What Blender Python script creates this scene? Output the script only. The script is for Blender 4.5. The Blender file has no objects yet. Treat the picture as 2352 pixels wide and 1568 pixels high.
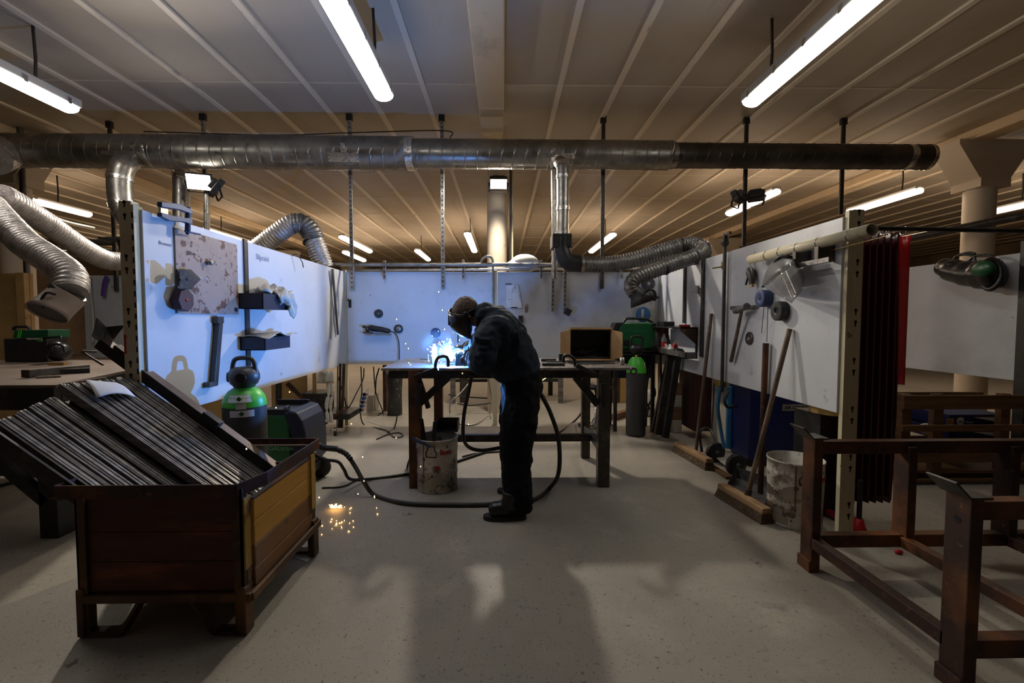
import bpy, math, random
from mathutils import Vector as V, Matrix
random.seed(7)
SC = bpy.context.scene
COL = SC.collection
# ------------------------------------------------------------ camera, light set-up, exposure
FPX = 1045.0
YAW, PITCH = math.atan(21 / FPX), math.atan(49 / FPX)
CAMZ = 1.2
sa, ca, st, ct = math.sin(YAW), math.cos(YAW), math.sin(PITCH), math.cos(PITCH)
RT, FW, UP = V((ca, -sa, 0)), V((sa * ct, ca * ct, -st)), V((sa * st, ca * st, ct))
cam_d = bpy.data.cameras.new('camera'); cam = bpy.data.objects.new('camera', cam_d); COL.objects.link(cam)
cam.matrix_world = Matrix(((RT.x, UP.x, -FW.x, 0), (RT.y, UP.y, -FW.y, 0), (RT.z, UP.z, -FW.z, CAMZ), (0, 0, 0, 1)))
cam_d.sensor_width = 36; cam_d.lens = FPX / 2352 * 36; cam_d.clip_start = .05; cam_d.clip_end = 100
SC.camera = cam
SC.view_settings.view_transform = 'Standard'; SC.view_settings.look = 'None'
SC.view_settings.gamma = 1; SC.view_settings.use_curve_mapping = False
SC.view_settings.exposure = -0.1
cy = SC.cycles
cy.use_denoising = True; cy.max_bounces = 6; cy.diffuse_bounces = 3; cy.glossy_bounces = 3; cy.transmission_bounces = 4
cy.transparent_max_bounces = 6; cy.volume_bounces = 0; cy.sample_clamp_indirect = 4; cy.caustics_reflective = False; cy.caustics_refractive = False
W = bpy.data.worlds.new('world'); SC.world = W; W.use_nodes = True
W.node_tree.nodes['Background'].inputs[0].default_value = (.55, .5, .45, 1)
W.node_tree.nodes['Background'].inputs[1].default_value = .02
TUBE_E, TUBE_R = 21.0, 31.0       # diffuser radiance of the front and rear batten lights
FLOOD_E = 60.0
FLOOD_L, FLOOD_C = 200, 220   # watts of the two lit floodlights
ARC_E = 255.0        # watts of the welding arc
ARC_COL = (.085, .34, 1.0)
ARC = V((-.380, 3.36, .915))
SMOKE = 3.2         # smoke density, raised so the puff also makes the halo round the arc
def lamp(name, kind, loc, energy, col, **kw):
    d = bpy.data.lights.new(name, kind); o = bpy.data.objects.new(name, d); COL.objects.link(o)
    o.location = loc; d.energy = energy; d.color = col
    for k, v in kw.items(): setattr(d, k, v)
    return o
def aim(o, d):
    o.rotation_euler = V(d).to_track_quat('-Z', 'Y').to_euler()

# ------------------------------------------------------------ picking points
def ray(px, py): return RT * ((px - 1176) / FPX) + UP * (-(py - 784) / FPX) + FW
CO = V((0, 0, CAMZ))
def P(px, py, Y): d = ray(px, py); return CO + d * (Y / d.y)
def PX(px, py, X): d = ray(px, py); return CO + d * (X / d.x)
def F(px, py, z=0.0): d = ray(px, py); return CO + d * ((z - CAMZ) / d.z)

# ------------------------------------------------------------ mesh helpers
class MB:
    def __init__(s): s.v = []; s.f = []; s.sm = []
    def add(s, vs, fs, smooth=False):
        n = len(s.v); s.v += [V(p) for p in vs]; s.f += [tuple(i + n for i in f) for f in fs]; s.sm += [smooth] * len(fs); return s
    def hexa(s, p): return s.add(p, [(3, 2, 1, 0), (4, 5, 6, 7), (0, 1, 5, 4), (1, 2, 6, 5), (2, 3, 7, 6), (3, 0, 4, 7)])
    def box(s, c, d, R=None):
        c = V(c); x, y, z = d[0] / 2, d[1] / 2, d[2] / 2
        q = [V(t) for t in ((-x, -y, -z), (x, -y, -z), (x, y, -z), (-x, y, -z), (-x, -y, z), (x, -y, z), (x, y, z), (-x, y, z))]
        if R is not None: q = [R @ t for t in q]
        return s.hexa([c + t for t in q])
    def box2(s, a, b):
        return s.box([(a[i] + b[i]) / 2 for i in range(3)], [abs(b[i] - a[i]) for i in range(3)])
    def bar(s, p0, p1, w, h, up=(0, 0, 1)):
        p0, p1 = V(p0), V(p1); d = (p1 - p0).normalized(); u = V(up)
        a = d.cross(u)
        if a.length < 1e-4: a = d.cross(V((0, 1, 0)))
        a.normalize(); b = a.cross(d).normalized(); a *= w / 2; b *= h / 2
        return s.hexa([p0 - a - b, p0 + a - b, p1 + a - b, p1 - a - b, p0 - a + b, p0 + a + b, p1 + a + b, p1 - a + b])
    def angle(s, p0, p1, w, t, n1, n2):   # L profile: two legs leaving the line p0-p1 along n1 and n2
        p0, p1, n1, n2 = V(p0), V(p1), V(n1).normalized(), V(n2).normalized()
        for a, b in ((n1, n2), (n2, n1)):
            s.hexa([p0, p0 + a * w, p1 + a * w, p1, p0 + b * t, p0 + a * w + b * t, p1 + a * w + b * t, p1 + b * t])
        return s
    def tube(s, pts, r, n=12, cap=True, rb=None, axb=None, sm=True):
        pts = [V(p) for p in pts]; N = len(pts); rs = list(r) if hasattr(r, '__len__') else [r] * N
        rbs = rs if rb is None else (list(rb) if hasattr(rb, '__len__') else [rb] * N)
        vs = []; fs = []; pa = None
        for i in range(N):
            t = (pts[min(i + 1, N - 1)] - pts[max(i - 1, 0)]).normalized()
            if axb is not None: b = V(axb); a = b.cross(t).normalized(); b = t.cross(a).normalized()
            else:
                if pa is None:
                    a = t.cross(V((0, 0, 1)))
                    if a.length < .05: a = t.cross(V((0, 1, 0)))
                else: a = pa - t * pa.dot(t)
                a.normalize(); b = t.cross(a); pa = a
            for k in range(n):
                q = 2 * math.pi * k / n
                vs.append(pts[i] + a * (rs[i] * math.cos(q)) + b * (rbs[i] * math.sin(q)))
        for i in range(N - 1):
            for k in range(n):
                k2 = (k + 1) % n
                fs.append((i * n + k, i * n + k2, (i + 1) * n + k2, (i + 1) * n + k))
        s.add(vs, fs, sm)
        if cap: s.add(vs[:n], [tuple(range(n - 1, -1, -1))]); s.add(vs[-n:], [tuple(range(n))])
        return s
    def hose(s, pts, r, n=18, step=.0075, amp=.05):
        pts = resample(spline(pts, 14), step); j = 0
        return s.tube(pts, [r * (1 + amp * (0, 1, 0, -1)[i % 4] + random.uniform(-.008, .008)) for i in range(len(pts))], n)
    def lathe(s, prof, o, ax=(0, 0, 1), n=24, sm=True):
        o, ax = V(o), V(ax).normalized(); a = ax.cross(V((0, 1, 0)))
        if a.length < .1: a = ax.cross(V((1, 0, 0)))
        a.normalize(); b = ax.cross(a); vs = []; fs = []
        for r, h in prof:
            for k in range(n):
                q = 2 * math.pi * k / n; vs.append(o + ax * h + a * (r * math.cos(q)) + b * (r * math.sin(q)))
        for i in range(len(prof) - 1):
            for k in range(n):
                k2 = (k + 1) % n; fs.append((i * n + k, i * n + k2, (i + 1) * n + k2, (i + 1) * n + k))
        return s.add(vs, fs, sm)
    def prism(s, poly, vec):
        n = len(poly); poly = [V(p) for p in poly]; vec = V(vec)
        fs = [tuple(range(n - 1, -1, -1)), tuple(range(n, 2 * n))] + [(i, (i + 1) % n, n + (i + 1) % n, n + i) for i in range(n)]
        return s.add(poly + [p + vec for p in poly], fs)
    def ell(s, c, r, n=16, m=10, R=None):
        c = V(c); r = r if hasattr(r, '__len__') else (r, r, r); vs = []; fs = []
        for i in range(m + 1):
            th = math.pi * i / m
            for k in range(n):
                q = 2 * math.pi * k / n
                p = V((r[0] * math.sin(th) * math.cos(q), r[1] * math.sin(th) * math.sin(q), r[2] * math.cos(th)))
                vs.append(c + (R @ p if R is not None else p))
        for i in range(m):
            for k in range(n):
                k2 = (k + 1) % n; fs.append((i * n + k, (i + 1) * n + k, (i + 1) * n + k2, i * n + k2))
        return s.add(vs, fs, True)
    def grid(s, rows, sm=True):
        n = len(rows[0]); vs = [p for r in rows for p in r]
        return s.add(vs, [(i * n + k, i * n + k + 1, (i + 1) * n + k + 1, (i + 1) * n + k) for i in range(len(rows) - 1) for k in range(n - 1)], sm)
def spline(pts, sub=8):
    pts = [V(p) for p in pts]
    if len(pts) < 3: return pts
    q = [pts[0] * 2 - pts[1]] + pts + [pts[-1] * 2 - pts[-2]]; out = []
    for i in range(1, len(q) - 2):
        a, b, c, d = q[i - 1:i + 3]
        for k in range(sub):
            t = k / sub
            out.append(.5 * ((2 * b) + (c - a) * t + (2 * a - 5 * b + 4 * c - d) * t * t + (3 * b - a - 3 * c + d) * t ** 3))
    out.append(pts[-1]); return out
def resample(pts, step):
    out = [pts[0].copy()]; need = step
    for a, b in zip(pts, pts[1:]):
        L = (b - a).length; pos = 0
        while L - pos >= need:
            pos += need; out.append(a.lerp(b, pos / L)); need = step
        need -= L - pos
    return out
ORG = {}
def link(name, me, m, parent=None, org=None):
    o = bpy.data.objects.new(name, me); COL.objects.link(o)
    if m is not None and not me.materials: me.materials.append(m)
    if parent is not None: o.parent = parent; ORG[o.name] = ORG[parent.name]
    else: ORG[o.name] = org; o.location = org
    return o
def obj(name, mb, m, parent=None, bev=0, sub=0, solid=0, mods=None, segs=2):
    if parent is not None: org = ORG[parent.name]
    else:
        xs = [v.x for v in mb.v]; ys = [v.y for v in mb.v]
        org = V(((min(xs) + max(xs)) / 2, (min(ys) + max(ys)) / 2, min(v.z for v in mb.v)))
    me = bpy.data.meshes.new(name); me.from_pydata([v - org for v in mb.v], [], mb.f)
    me.polygons.foreach_set('use_smooth', mb.sm); me.update()
    o = link(name, me, m, parent, org)
    if solid: q = o.modifiers.new('solid', 'SOLIDIFY'); q.thickness = solid; q.offset = 0
    if mods: mods(o)
    if bev: q = o.modifiers.new('bevel', 'BEVEL'); q.width = bev; q.segments = segs; q.limit_method = 'ANGLE'; q.angle_limit = math.radians(40)
    if sub: q = o.modifiers.new('sub', 'SUBSURF'); q.levels = sub; q.render_levels = sub
    return o
def tag(o, label, cat, group=None, kind=None):
    o['label'] = label; o['category'] = cat
    if group: o['group'] = group
    if kind: o['kind'] = kind
    return o
def thing(name, label, cat, loc, group=None):
    o = bpy.data.objects.new(name, None); COL.objects.link(o); o.location = V(loc); o.empty_display_size = .1
    ORG[o.name] = V(loc); return tag(o, label, cat, group)
def struct(name, mb, m, **k): o = obj(name, mb, m, **k); o['kind'] = 'structure'; return o
def text(s, org, right, up, size, m, parent, name='lettering', ext=.0006, bold=0, align='LEFT'):
    c = bpy.data.curves.new(name, 'FONT'); c.body = s; c.size = size; c.extrude = ext; c.align_x = align; c.offset = bold
    t = bpy.data.objects.new(name, c); COL.objects.link(t)
    bpy.context.view_layer.update()
    me = bpy.data.meshes.new_from_object(t.evaluated_get(bpy.context.evaluated_depsgraph_get()))
    bpy.data.objects.remove(t); me.name = name
    r, u = V(right).normalized(), V(up).normalized(); n = r.cross(u)
    o_ = V(org) - ORG[parent.name]
    me.transform(Matrix(((r.x, u.x, n.x, o_.x), (r.y, u.y, n.y, o_.y), (r.z, u.z, n.z, o_.z), (0, 0, 0, 1))))
    me.materials.clear()
    return link(name, me, m, parent)

# ------------------------------------------------------------ materials
def mat(name, c, r=.6, m=0.0, layers=(), bump=0, bsc=30, spec=.5, em=None, es=0, alpha=1, trans=0, coat=0, rvar=0, stretch=(1, 1, 1)):
    M = bpy.data.materials.new(name); M.use_nodes = True; nt = M.node_tree; N = nt.nodes; L = nt.links
    b = N['Principled BSDF']; c4 = (*c, 1)
    b.inputs['Base Color'].default_value = c4; b.inputs['Roughness'].default_value = r; b.inputs['Metallic'].default_value = m
    b.inputs['Specular IOR Level'].default_value = spec
    if alpha < 1: b.inputs['Alpha'].default_value = alpha
    if trans: b.inputs['Transmission Weight'].default_value = trans
    if coat: b.inputs['Coat Weight'].default_value = coat
    if em: b.inputs['Emission Color'].default_value = (*em, 1); b.inputs['Emission Strength'].default_value = es
    tc = mp = None
    def coord(st):
        nonlocal tc
        if tc is None: tc = N.new('ShaderNodeTexCoord')
        q = N.new('ShaderNodeMapping'); L.new(tc.outputs['Object'], q.inputs[0]); q.inputs['Scale'].default_value = st; return q.outputs[0]
    prev = None
    for ly in layers:
        col, sc, lo, hi = ly[:4]; st_ = ly[4] if len(ly) > 4 else stretch; det = ly[5] if len(ly) > 5 else 5
        nz = N.new('ShaderNodeTexNoise'); nz.inputs['Scale'].default_value = sc; nz.inputs['Detail'].default_value = det; nz.inputs['Roughness'].default_value = .6
        L.new(coord(st_), nz.inputs['Vector'])
        mr = N.new('ShaderNodeMapRange'); mr.inputs[1].default_value = lo; mr.inputs[2].default_value = hi; L.new(nz.outputs['Fac'], mr.inputs[0])
        mx = N.new('ShaderNodeMix'); mx.data_type = 'RGBA'; L.new(mr.outputs[0], mx.inputs[0])
        if prev is None: mx.inputs[6].default_value = c4
        else: L.new(prev, mx.inputs[6])
        mx.inputs[7].default_value = (*col, 1); prev = mx.outputs[2]
    if prev is not None: L.new(prev, b.inputs['Base Color'])
    if bump or rvar:
        nz = N.new('ShaderNodeTexNoise'); nz.inputs['Scale'].default_value = bsc; nz.inputs['Detail'].default_value = 4; L.new(coord(stretch), nz.inputs['Vector'])
        if bump:
            bp = N.new('ShaderNodeBump'); bp.inputs['Strength'].default_value = bump; bp.inputs['Distance'].default_value = .01
            L.new(nz.outputs['Fac'], bp.inputs['Height']); L.new(bp.outputs[0], b.inputs['Normal'])
        if rvar:
            mr = N.new('ShaderNodeMapRange'); mr.inputs[3].default_value = max(0, r - rvar); mr.inputs[4].default_value = min(1, r + rvar)
            mr.inputs[1].default_value = .3; mr.inputs[2].default_value = .7; L.new(nz.outputs['Fac'], mr.inputs[0]); L.new(mr.outputs[0], b.inputs['Roughness'])
    return M
m_floor = mat('concrete', (.335, .30, .245), .55, 0, [((.275, .248, .205), 1.2, .4, .65), ((.385, .345, .285), 3.5, .55, .75), ((.2, .19, .165), 9, .64, .76), ((.07, .065, .06), 3.3, .715, .745), ((.17, .16, .14), 46, .66, .70, (1, 1, 1), 2), ((.13, .12, .11), 130, .66, .72, (1, .6, 1), 1)], bump=.12, bsc=120, rvar=.12)
m_ceil = mat('painted ceiling board', (.53, .44, .33), .7, 0, [((.44, .35, .24), .5, .45, .7), ((.36, .28, .18), 2.5, .58, .8, (1, .12, 1))], bump=.05, bsc=25)
m_rib = mat('ceiling lath', (.78, .66, .50), .65, 0, [((.25, .19, .13), 3, .62, .76, (4, .6, 1))])
m_beam = mat('plastered beam', (.66, .50, .31), .75, 0, [((.38, .28, .17), 2, .55, .75), ((.16, .12, .09), 9, .68, .76)], bump=.15, bsc=14)
m_col = mat('painted column', (.62, .52, .40), .7, 0, [((.4, .31, .22), 4, .6, .75), ((.1, .08, .06), 22, .7, .76)], bump=.15, bsc=18)
m_wall = mat('shed wall', (.30, .21, .13), .85, 0, [((.14, .09, .055), .6, .4, .7)])
m_panel = mat('white sheet', (.64, .655, .69), .42, 0, [((.52, .535, .56), 1.3, .45, .75), ((.40, .40, .41), 3.2, .6, .82), ((.17, .165, .16), 6.5, .665, .79), ((.24, .22, .2), 19, .70, .77, (1, 1, .5)), ((.73, .74, .77), 2.2, .66, .74, (1, 1, .3))], bump=.03, bsc=9, rvar=.15)
m_panel_soot = mat('sooty sheet', (.55, .57, .61), .45, 0, [((.36, .36, .37), 1.6, .46, .72), ((.14, .135, .13), 2.6, .6, .82), ((.1, .1, .1), 8, .67, .78)], bump=.03, bsc=9, rvar=.15)
m_grey_panel = mat('grey sheet', (.36, .37, .40), .5, 0, [((.27, .275, .29), 1.6, .45, .7), ((.15, .15, .15), 9, .69, .76)], rvar=.12, bsc=6)
m_cream = mat('cream post', (.62, .56, .38), .5, 0, [((.42, .35, .2), 6, .5, .7, (1, 1, .25)), ((.16, .1, .05), 14, .66, .74)], bump=.04)
m_galv = mat('galvanised', (.46, .44, .41), .36, .9, [((.30, .285, .26), 7, .4, .65)], bump=.03, bsc=16, rvar=.14)
m_duct = mat('spiral duct steel', (.36, .345, .32), .36, .9, [((.22, .21, .19), 4, .42, .66), ((.14, .12, .1), 9, .6, .75)], bump=.04, bsc=9, rvar=.14)
m_foil = mat('foil hose', (.50, .46, .44), .42, .65, [((.33, .30, .285), 11, .45, .65)], bump=.35, bsc=55, rvar=.12)
m_foil_dark = mat('dark foil hose', (.20, .19, .18), .42, .65, [((.10, .095, .09), 9, .45, .65)], bump=.3, bsc=55, rvar=.12)  # darker foil colour for the right arm and one elbow
m_duct_dark = mat('dark duct steel', (.12, .105, .095), .4, .8, [((.07, .06, .052), 4, .42, .66)], bump=.04, bsc=9, rvar=.12)
m_benchtop = mat('spattered bench steel', (.30, .27, .25), .33, .35, [((.16, .14, .13), 4, .46, .7), ((.07, .06, .055), 14, .6, .72), ((.45, .42, .4), 9, .64, .74)], bump=.05, bsc=30, rvar=.12)
m_tape = mat('aluminium tape', (.75, .74, .72), .25, .95, [((.45, .44, .42), 30, .5, .62)], bump=.5, bsc=45)
m_black = mat('black plastic', (.012, .012, .013), .42, 0, [((.03, .03, .03), 8, .5, .75)], spec=.45)
m_blackmetal = mat('black steel', (.022, .021, .021), .5, .3, [((.055, .05, .047), 10, .5, .72)], bump=.05)
m_darksteel = mat('dark steel', (.075, .068, .063), .42, .7, [((.15, .135, .12), 8, .52, .7), ((.04, .028, .02), 15, .6, .74)], bump=.06, bsc=40, rvar=.12)
m_steel = mat('mill steel', (.25, .24, .235), .4, .6, [((.13, .122, .118), 5, .42, .66, (.15, 6, 6)), ((.36, .35, .34), 14, .6, .75, (.1, 8, 8))], rvar=.12, bsc=20)
m_rust = mat('rusty brown steel', (.042, .018, .012), .6, .2, [((.22, .08, .022), 2.6, .44, .70), ((.02, .012, .01), 7, .52, .72), ((.22, .085, .03), 26, .62, .74)], bump=.1, bsc=50)
m_rust2 = mat('rust paint', (.07, .034, .014), .6, .2, [((.2, .095, .024), 4, .54, .68), ((.022, .013, .009), 8, .52, .68)], bump=.08, bsc=40)
m_yellowpaint = mat('worn yellow paint', (.42, .26, .06), .55, 0, [((.16, .08, .03), 7, .52, .62), ((.05, .03, .02), 14, .6, .7)], bump=.08, bsc=30)
m_board_y = mat('yellow stained boards', (.46, .23, .03), .6, 0, [((.28, .115, .018), 3, .45, .72, (.6, .3, 5)), ((.06, .03, .012), 6, .6, .8, (.8, .3, 3)), ((.03, .02, .012), 22, .66, .74)], bump=.12, bsc=18)
m_board_y2 = mat('brown stained boards', (.19, .085, .02), .6, 0, [((.10, .042, .014), 3, .45, .7, (.6, .3, 5)), ((.04, .02, .01), 9, .6, .74)], bump=.12, bsc=18)
m_board_d = mat('dark red boards', (.072, .017, .008), .65, 0, [((.03, .008, .005), 2.5, .42, .64, (.6, 1, 3)), ((.25, .06, .015), 4, .56, .78, (.6, 1, 2))], bump=.1, bsc=14)
m_wood = mat('pallet wood', (.17, .085, .035), .7, 0, [((.08, .036, .016), 3, .42, .66, (.6, 1, 8)), ((.27, .15, .06), 6, .6, .74, (.5, 1, 8))], bump=.1, bsc=20)
m_ply = mat('plywood', (.42, .26, .10), .65, 0, [((.28, .16, .055), 2, .42, .66), ((.13, .075, .03), 7, .63, .76)])
m_handle = mat('worn broom stick', (.13, .08, .05), .6, 0, [((.24, .16, .1), 9, .5, .66), ((.05, .033, .024), 6, .5, .7)])
m_broom = mat('broom bristle', (.09, .055, .03), .9, 0, [((.18, .12, .07), 40, .45, .65)], bump=.8, bsc=90)
m_broomwood = mat('broom head wood', (.40, .24, .12), .7, 0, [((.2, .11, .055), 9, .5, .66)])
m_green = mat('green enamel', (.004, .115, .03), .38, 0, [((.004, .085, .025), 3, .4, .7)], coat=.1)
m_green_dk = mat('dark green enamel', (.004, .055, .02), .4)
m_lime = mat('bright green paint', (.07, .5, .035), .38, 0, [((.05, .36, .025), 6, .5, .7), ((.02, .08, .02), 18, .67, .72)])
m_cyl = mat('dark cylinder paint', (.042, .041, .041), .48, 0, [((.07, .066, .062), 7, .5, .7)], rvar=.1)
m_navy = mat('navy plastic', (.018, .022, .042), .45)
m_white = mat('white paper', (.72, .72, .72), .7, 0, [((.6, .6, .62), 5, .45, .7)])
m_ink = mat('ink', (.03, .03, .05), .7)
m_inkblue = mat('pale ink', (.36, .36, .45), .7)
m_cap = mat('grey plastic cap', (.05, .05, .054), .42)
m_greyplast = mat('grey plastic', (.13, .13, .135), .4)
m_red = mat('red plastic', (.5, .012, .02), .4)
m_redcloth = mat('red label', (.42, .015, .02), .5)
m_darkred = mat('dark red magnet', (.05, .008, .008), .5)
m_blueplast = mat('blue disc', (.05, .075, .2), .6)
m_bluebox = mat('blue enamel', (.003, .010, .09), .45, 0, [((.002, .006, .045), 2, .45, .7)])
m_bluepad = mat('blue cloth pad', (.05, .16, .36), .8)
m_greydisc = mat('abrasive disc', (.045, .045, .047), .85, 0, [((.08, .08, .08), 40, .5, .6)], bump=.3, bsc=200)
m_beige = mat('beige enamel', (.34, .31, .26), .55, 0, [((.22, .19, .16), 4, .5, .75)])
m_bucket = mat('dirty white tin', (.62, .60, .53), .45, 0, [((.42, .39, .33), 6, .42, .62), ((.13, .11, .085), 13, .55, .63, (1, 1, .7)), ((.03, .025, .02), 30, .60, .66), ((.75, .73, .66), 20, .62, .68)], bump=.4, bsc=18)
m_rustband = mat('rust run', (.16, .055, .025), .7)
m_card = mat('cardboard', (.52, .33, .16), .8, 0, [((.42, .25, .11), 7, .45, .7)])
m_rusty_plate = mat('spotted steel plate', (.34, .265, .235), .55, .15, [((.26, .19, .16), 2.2, .45, .68), ((.105, .045, .034), 11, .575, .60), ((.12, .05, .04), 26, .62, .64), ((.5, .43, .4), 5, .66, .74)], bump=.05)
m_blueclamp = mat('blue cast iron', (.035, .06, .13), .45, .3)
m_chrome = mat('bright steel', (.72, .71, .7), .2, 1)
m_brass = mat('brass', (.6, .38, .12), .3, 1)
m_hood = mat('beige hood', (.32, .25, .215), .42, 0, [((.24, .18, .15), 5, .5, .7)])
m_cream_tube = mat('cream tube', (.62, .55, .38), .45, 0, [((.35, .28, .16), 8, .58, .72), ((.55, .5, .1), 12, .68, .74)])
m_rubber = mat('black rubber', (.014, .013, .013), .55, 0, [((.03, .028, .026), 12, .5, .7)])
m_curtain = mat('welding curtain', (.055, .004, .005), .25, 0, spec=.6, alpha=.985)
m_curtain_thin = mat('red welding strip', (.62, .01, .014), .3, 0, alpha=.9, trans=.25)
m_shield = mat('smoked visor', (.23, .22, .21), .12, 0, alpha=.5, spec=.8)
m_bottle = mat('clear bottle', (.5, .5, .5), .08, 0, alpha=.45, spec=.8)
m_cloth = mat('grubby cloth', (.55, .53, .48), .85, 0, [((.32, .29, .24), 9, .5, .65)], bump=.3, bsc=40)
m_foilcloth = mat('crumpled rag', (.5, .47, .42), .5, .1, [((.25, .22, .2), 14, .5, .6)], bump=.8, bsc=28)
m_glove = mat('leather glove', (.13, .12, .105), .75, 0, [((.07, .065, .06), 12, .5, .65)], bump=.15, bsc=40)
m_hoodie = mat('navy work hoodie', (.011, .021, .038), .85, 0, [((.007, .014, .025), 5, .42, .68)], bump=.4, bsc=22, spec=.3)
m_trouser = mat('black work trousers', (.0048, .005, .0065), .88, 0, [((.008, .008, .01), 6, .45, .7)], bump=.4, bsc=24, spec=.2)
m_boot = mat('black leather boot', (.006, .0055, .0055), .38, 0, [((.012, .011, .01), 9, .5, .7)], bump=.12)
m_workpiece = mat('soot black steel', (.004, .004, .0045), .6, 0, spec=.2)
m_sole = mat('boot sole', (.018, .014, .013), .8)
m_skin = mat('skin', (.5, .28, .19), .55)
m_hair = mat('short brown hair', (.085, .045, .027), .7, 0, [((.03, .017, .012), 40, .45, .6)], bump=.8, bsc=120)
m_helmet = mat('black welding helmet', (.010, .010, .012), .3, 0, spec=.5)
m_purple = mat('purple strap', (.07, .025, .2), .7)
m_strap = mat('grey webbing', (.36, .34, .3), .8)
m_tube = mat('lit diffuser', (.9, .9, .9), .4, 0, em=(1, .95, .86), es=TUBE_E)
m_tube_warm = mat('warm lit diffuser', (.9, .9, .9), .4, 0, em=(1, .785, .58), es=TUBE_R)
m_flood = mat('lit flood lens', (.9, .9, .9), .3, 0, em=(1, .93, .8), es=FLOOD_E)
m_arc = mat('welding arc', (1, 1, 1), .5, 0, em=(.62, .86, 1), es=160)
m_spark = mat('hot spark', (1, .6, .2), .5, 0, em=(1, .55, .16), es=16)
m_sparkw = mat('white hot spark', (1, 1, 1), .5, 0, em=(.85, .85, 1), es=14)
m_socket = mat('blue socket', (.03, .08, .2), .5)
m_fixture = mat('lamp housing', (.45, .43, .4), .5)
# ============================================================ THE SETTING
H = 3.47
X0, X1, YF, YN = -15.0, 15.0, 21.0, -3.0
struct('floor', MB().box2((X0, YN, -.2), (X1, YF, 0)), m_floor)
struct('ceiling', MB().box2((X0, YN, H), (X1, YF, H + .12)), m_ceil)
struct('wall_back', MB().box2((X0, YF, 0), (X1, YF + .2, H)), m_wall)
struct('wall_left', MB().box2((X0 - .2, YN, 0), (X0, YF, H)), m_wall)
struct('wall_right', MB().box2((X1, YN, 0), (X1 + .2, YF, H)), m_wall)
struct('wall_front', MB().box2((X0, YN - .2, 0), (X1, YN, H)), m_wall)
BEAMX = (-11.7, -5.9, -.115, 5.72, 11.5)
ribs = MB(); k = 0
for x in [-.77 - .558 * i for i in range(26)] + [.556 + .558 * i for i in range(26)]:
    if min(abs(x - b) for b in BEAMX) < .18: continue
    ribs.box2((x - .025, YN, H - .02), (x + .025, YF, H))
struct('trim_1', ribs, m_rib)
joints = MB()
for y in [1.8 + 1.35 * i for i in range(14)]: joints.box2((X0, y - .006, H - .004), (X1, y + .006, H))
struct('trim_2', joints, m_rib)
for i, bx in enumerate(BEAMX):
    b = MB().box2((bx - .13, YN, H - .12), (bx + .13, 5.15 if i == 2 else YF, H))
    if i == 2: b.box2((bx - .12, 4.9, H - .22), (bx + .12, 5.16, H - .12)); b.box2((bx - .11, 5.16, H - .08), (bx + .11, YF, H))
    struct('beam_%d' % (i + 1), b, m_beam, bev=.012)
def column(n, x, y, r, cap=True):
    m = MB().lathe([(r, 0), (r, H - (.48 if cap else .3))], (x, y, 0), n=28)
    if cap:
        hw = r + .02
        for s_ in (-1, 1):
            m.prism([(x, y - hw, H - .62), (x + s_ * r * .95, y - hw, H - .62), (x + s_ * (r + .3), y - hw, H - .16), (x + s_ * (r + .3), y - hw, H - .1), (x, y - hw, H - .1)], (0, 2 * hw, 0))
        m.box2((x - r - .03, y - r - .03, H - .66), (x + r + .03, y + r + .03, H - .55))
    return struct('column_%d' % n, m, m_col)
column(1, -.075, 5.95, .128, False)
column(2, 5.93, 5.62, .155); column(3, -5.92, 5.72, .15)
column(4, 5.9, 12.2, .17); column(5, -6.9, 14.6, .15); column(6, -6.0, 18.5, .17); column(7, 11.4, 6.0, .155); column(8, -11.6, 6.2, .155)
# pipes strapped to the columns
def pipe(name, pts, r, m, label, cat, group=None, n=10):
    return tag(obj(name, MB().tube(pts, r, n), m), label, cat, group)
pipe('conduit_pipe', [(-5.70, 5.6, .1), (-5.70, 5.6, H)], .03, m_darksteel, 'dark vertical pipe on the side of the far left column', 'pipe')
pipe('conduit_pipe', [(.10, 5.9, .1), (.10, 5.9, H)], .014, m_darksteel, 'thin dark conduit beside the lamp lit middle column', 'pipe')
pipe('conduit_pipe', [(.125, 5.9, .1), (.125, 5.9, H)], .012, m_cream, 'pale conduit just right of the dark one by the middle column', 'pipe')

# ------------------------------------------------------------ batten lights
def batten(name, X, Y0, Y1, label, chain=(), z=2.98, w=.15):
    cx, cyy = X, (Y0 + Y1) / 2
    t = thing(name, label, 'ceiling light', (cx, cyy, z - .04), 'fluorescent batten lights')
    obj('housing', MB().box((cx, cyy, z + .04), (w * (1.04 if Y0 < 3 else .8), Y1 - Y0 - .02, .07 if Y0 < 3 else .05)), m_fixture, t, bev=.01)
    d = MB(); y0, y1 = Y0 + .035, Y1 - .035
    d.tube([(cx, y0 - .03, z), (cx, y0, z), (cx, y1, z), (cx, y1 + .03, z)], [w * .3, w / 2, w / 2, w * .3], 14, rb=[.028, .045, .045, .028], axb=(0, 0, 1))
    obj('diffuser', d, m_tube if Y0 < 3 else m_tube_warm, t)
    for q in (.08, .3, .5, .7, .92) if Y0 < 3 else ():
        y = Y0 + (Y1 - Y0) * q
        for s_ in (-1, 1): obj('clip', MB().box((cx + s_ * w * .5, y, z + .02), (.012, .03, .05)), m_chrome, t)
    for c in chain:
        obj('chain', MB().tube([(cx, c, z + .06), (cx + .01, c, (z + H) / 2), (cx, c, H)], .011, 6), m_darksteel, t)
    return t
batten('batten_light', -.945, 2.2, 3.76, 'long lit fluorescent batten hanging top centre left of the ceiling beam', (2.55, 3.45))
batten('batten_light', 2.03, 2.2, 3.8, 'long lit fluorescent batten slanting in at the upper right of the photo', (2.7, 3.5))
batten('batten_light', -3.63, 2.45, 4.02, 'lit fluorescent batten at the upper left edge of the photo', (2.9, 3.7))
batten('batten_light', 3.79, 6.3, 7.65, 'lit batten behind the perforated strut with the dark floodlight', (7.2,))
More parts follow.
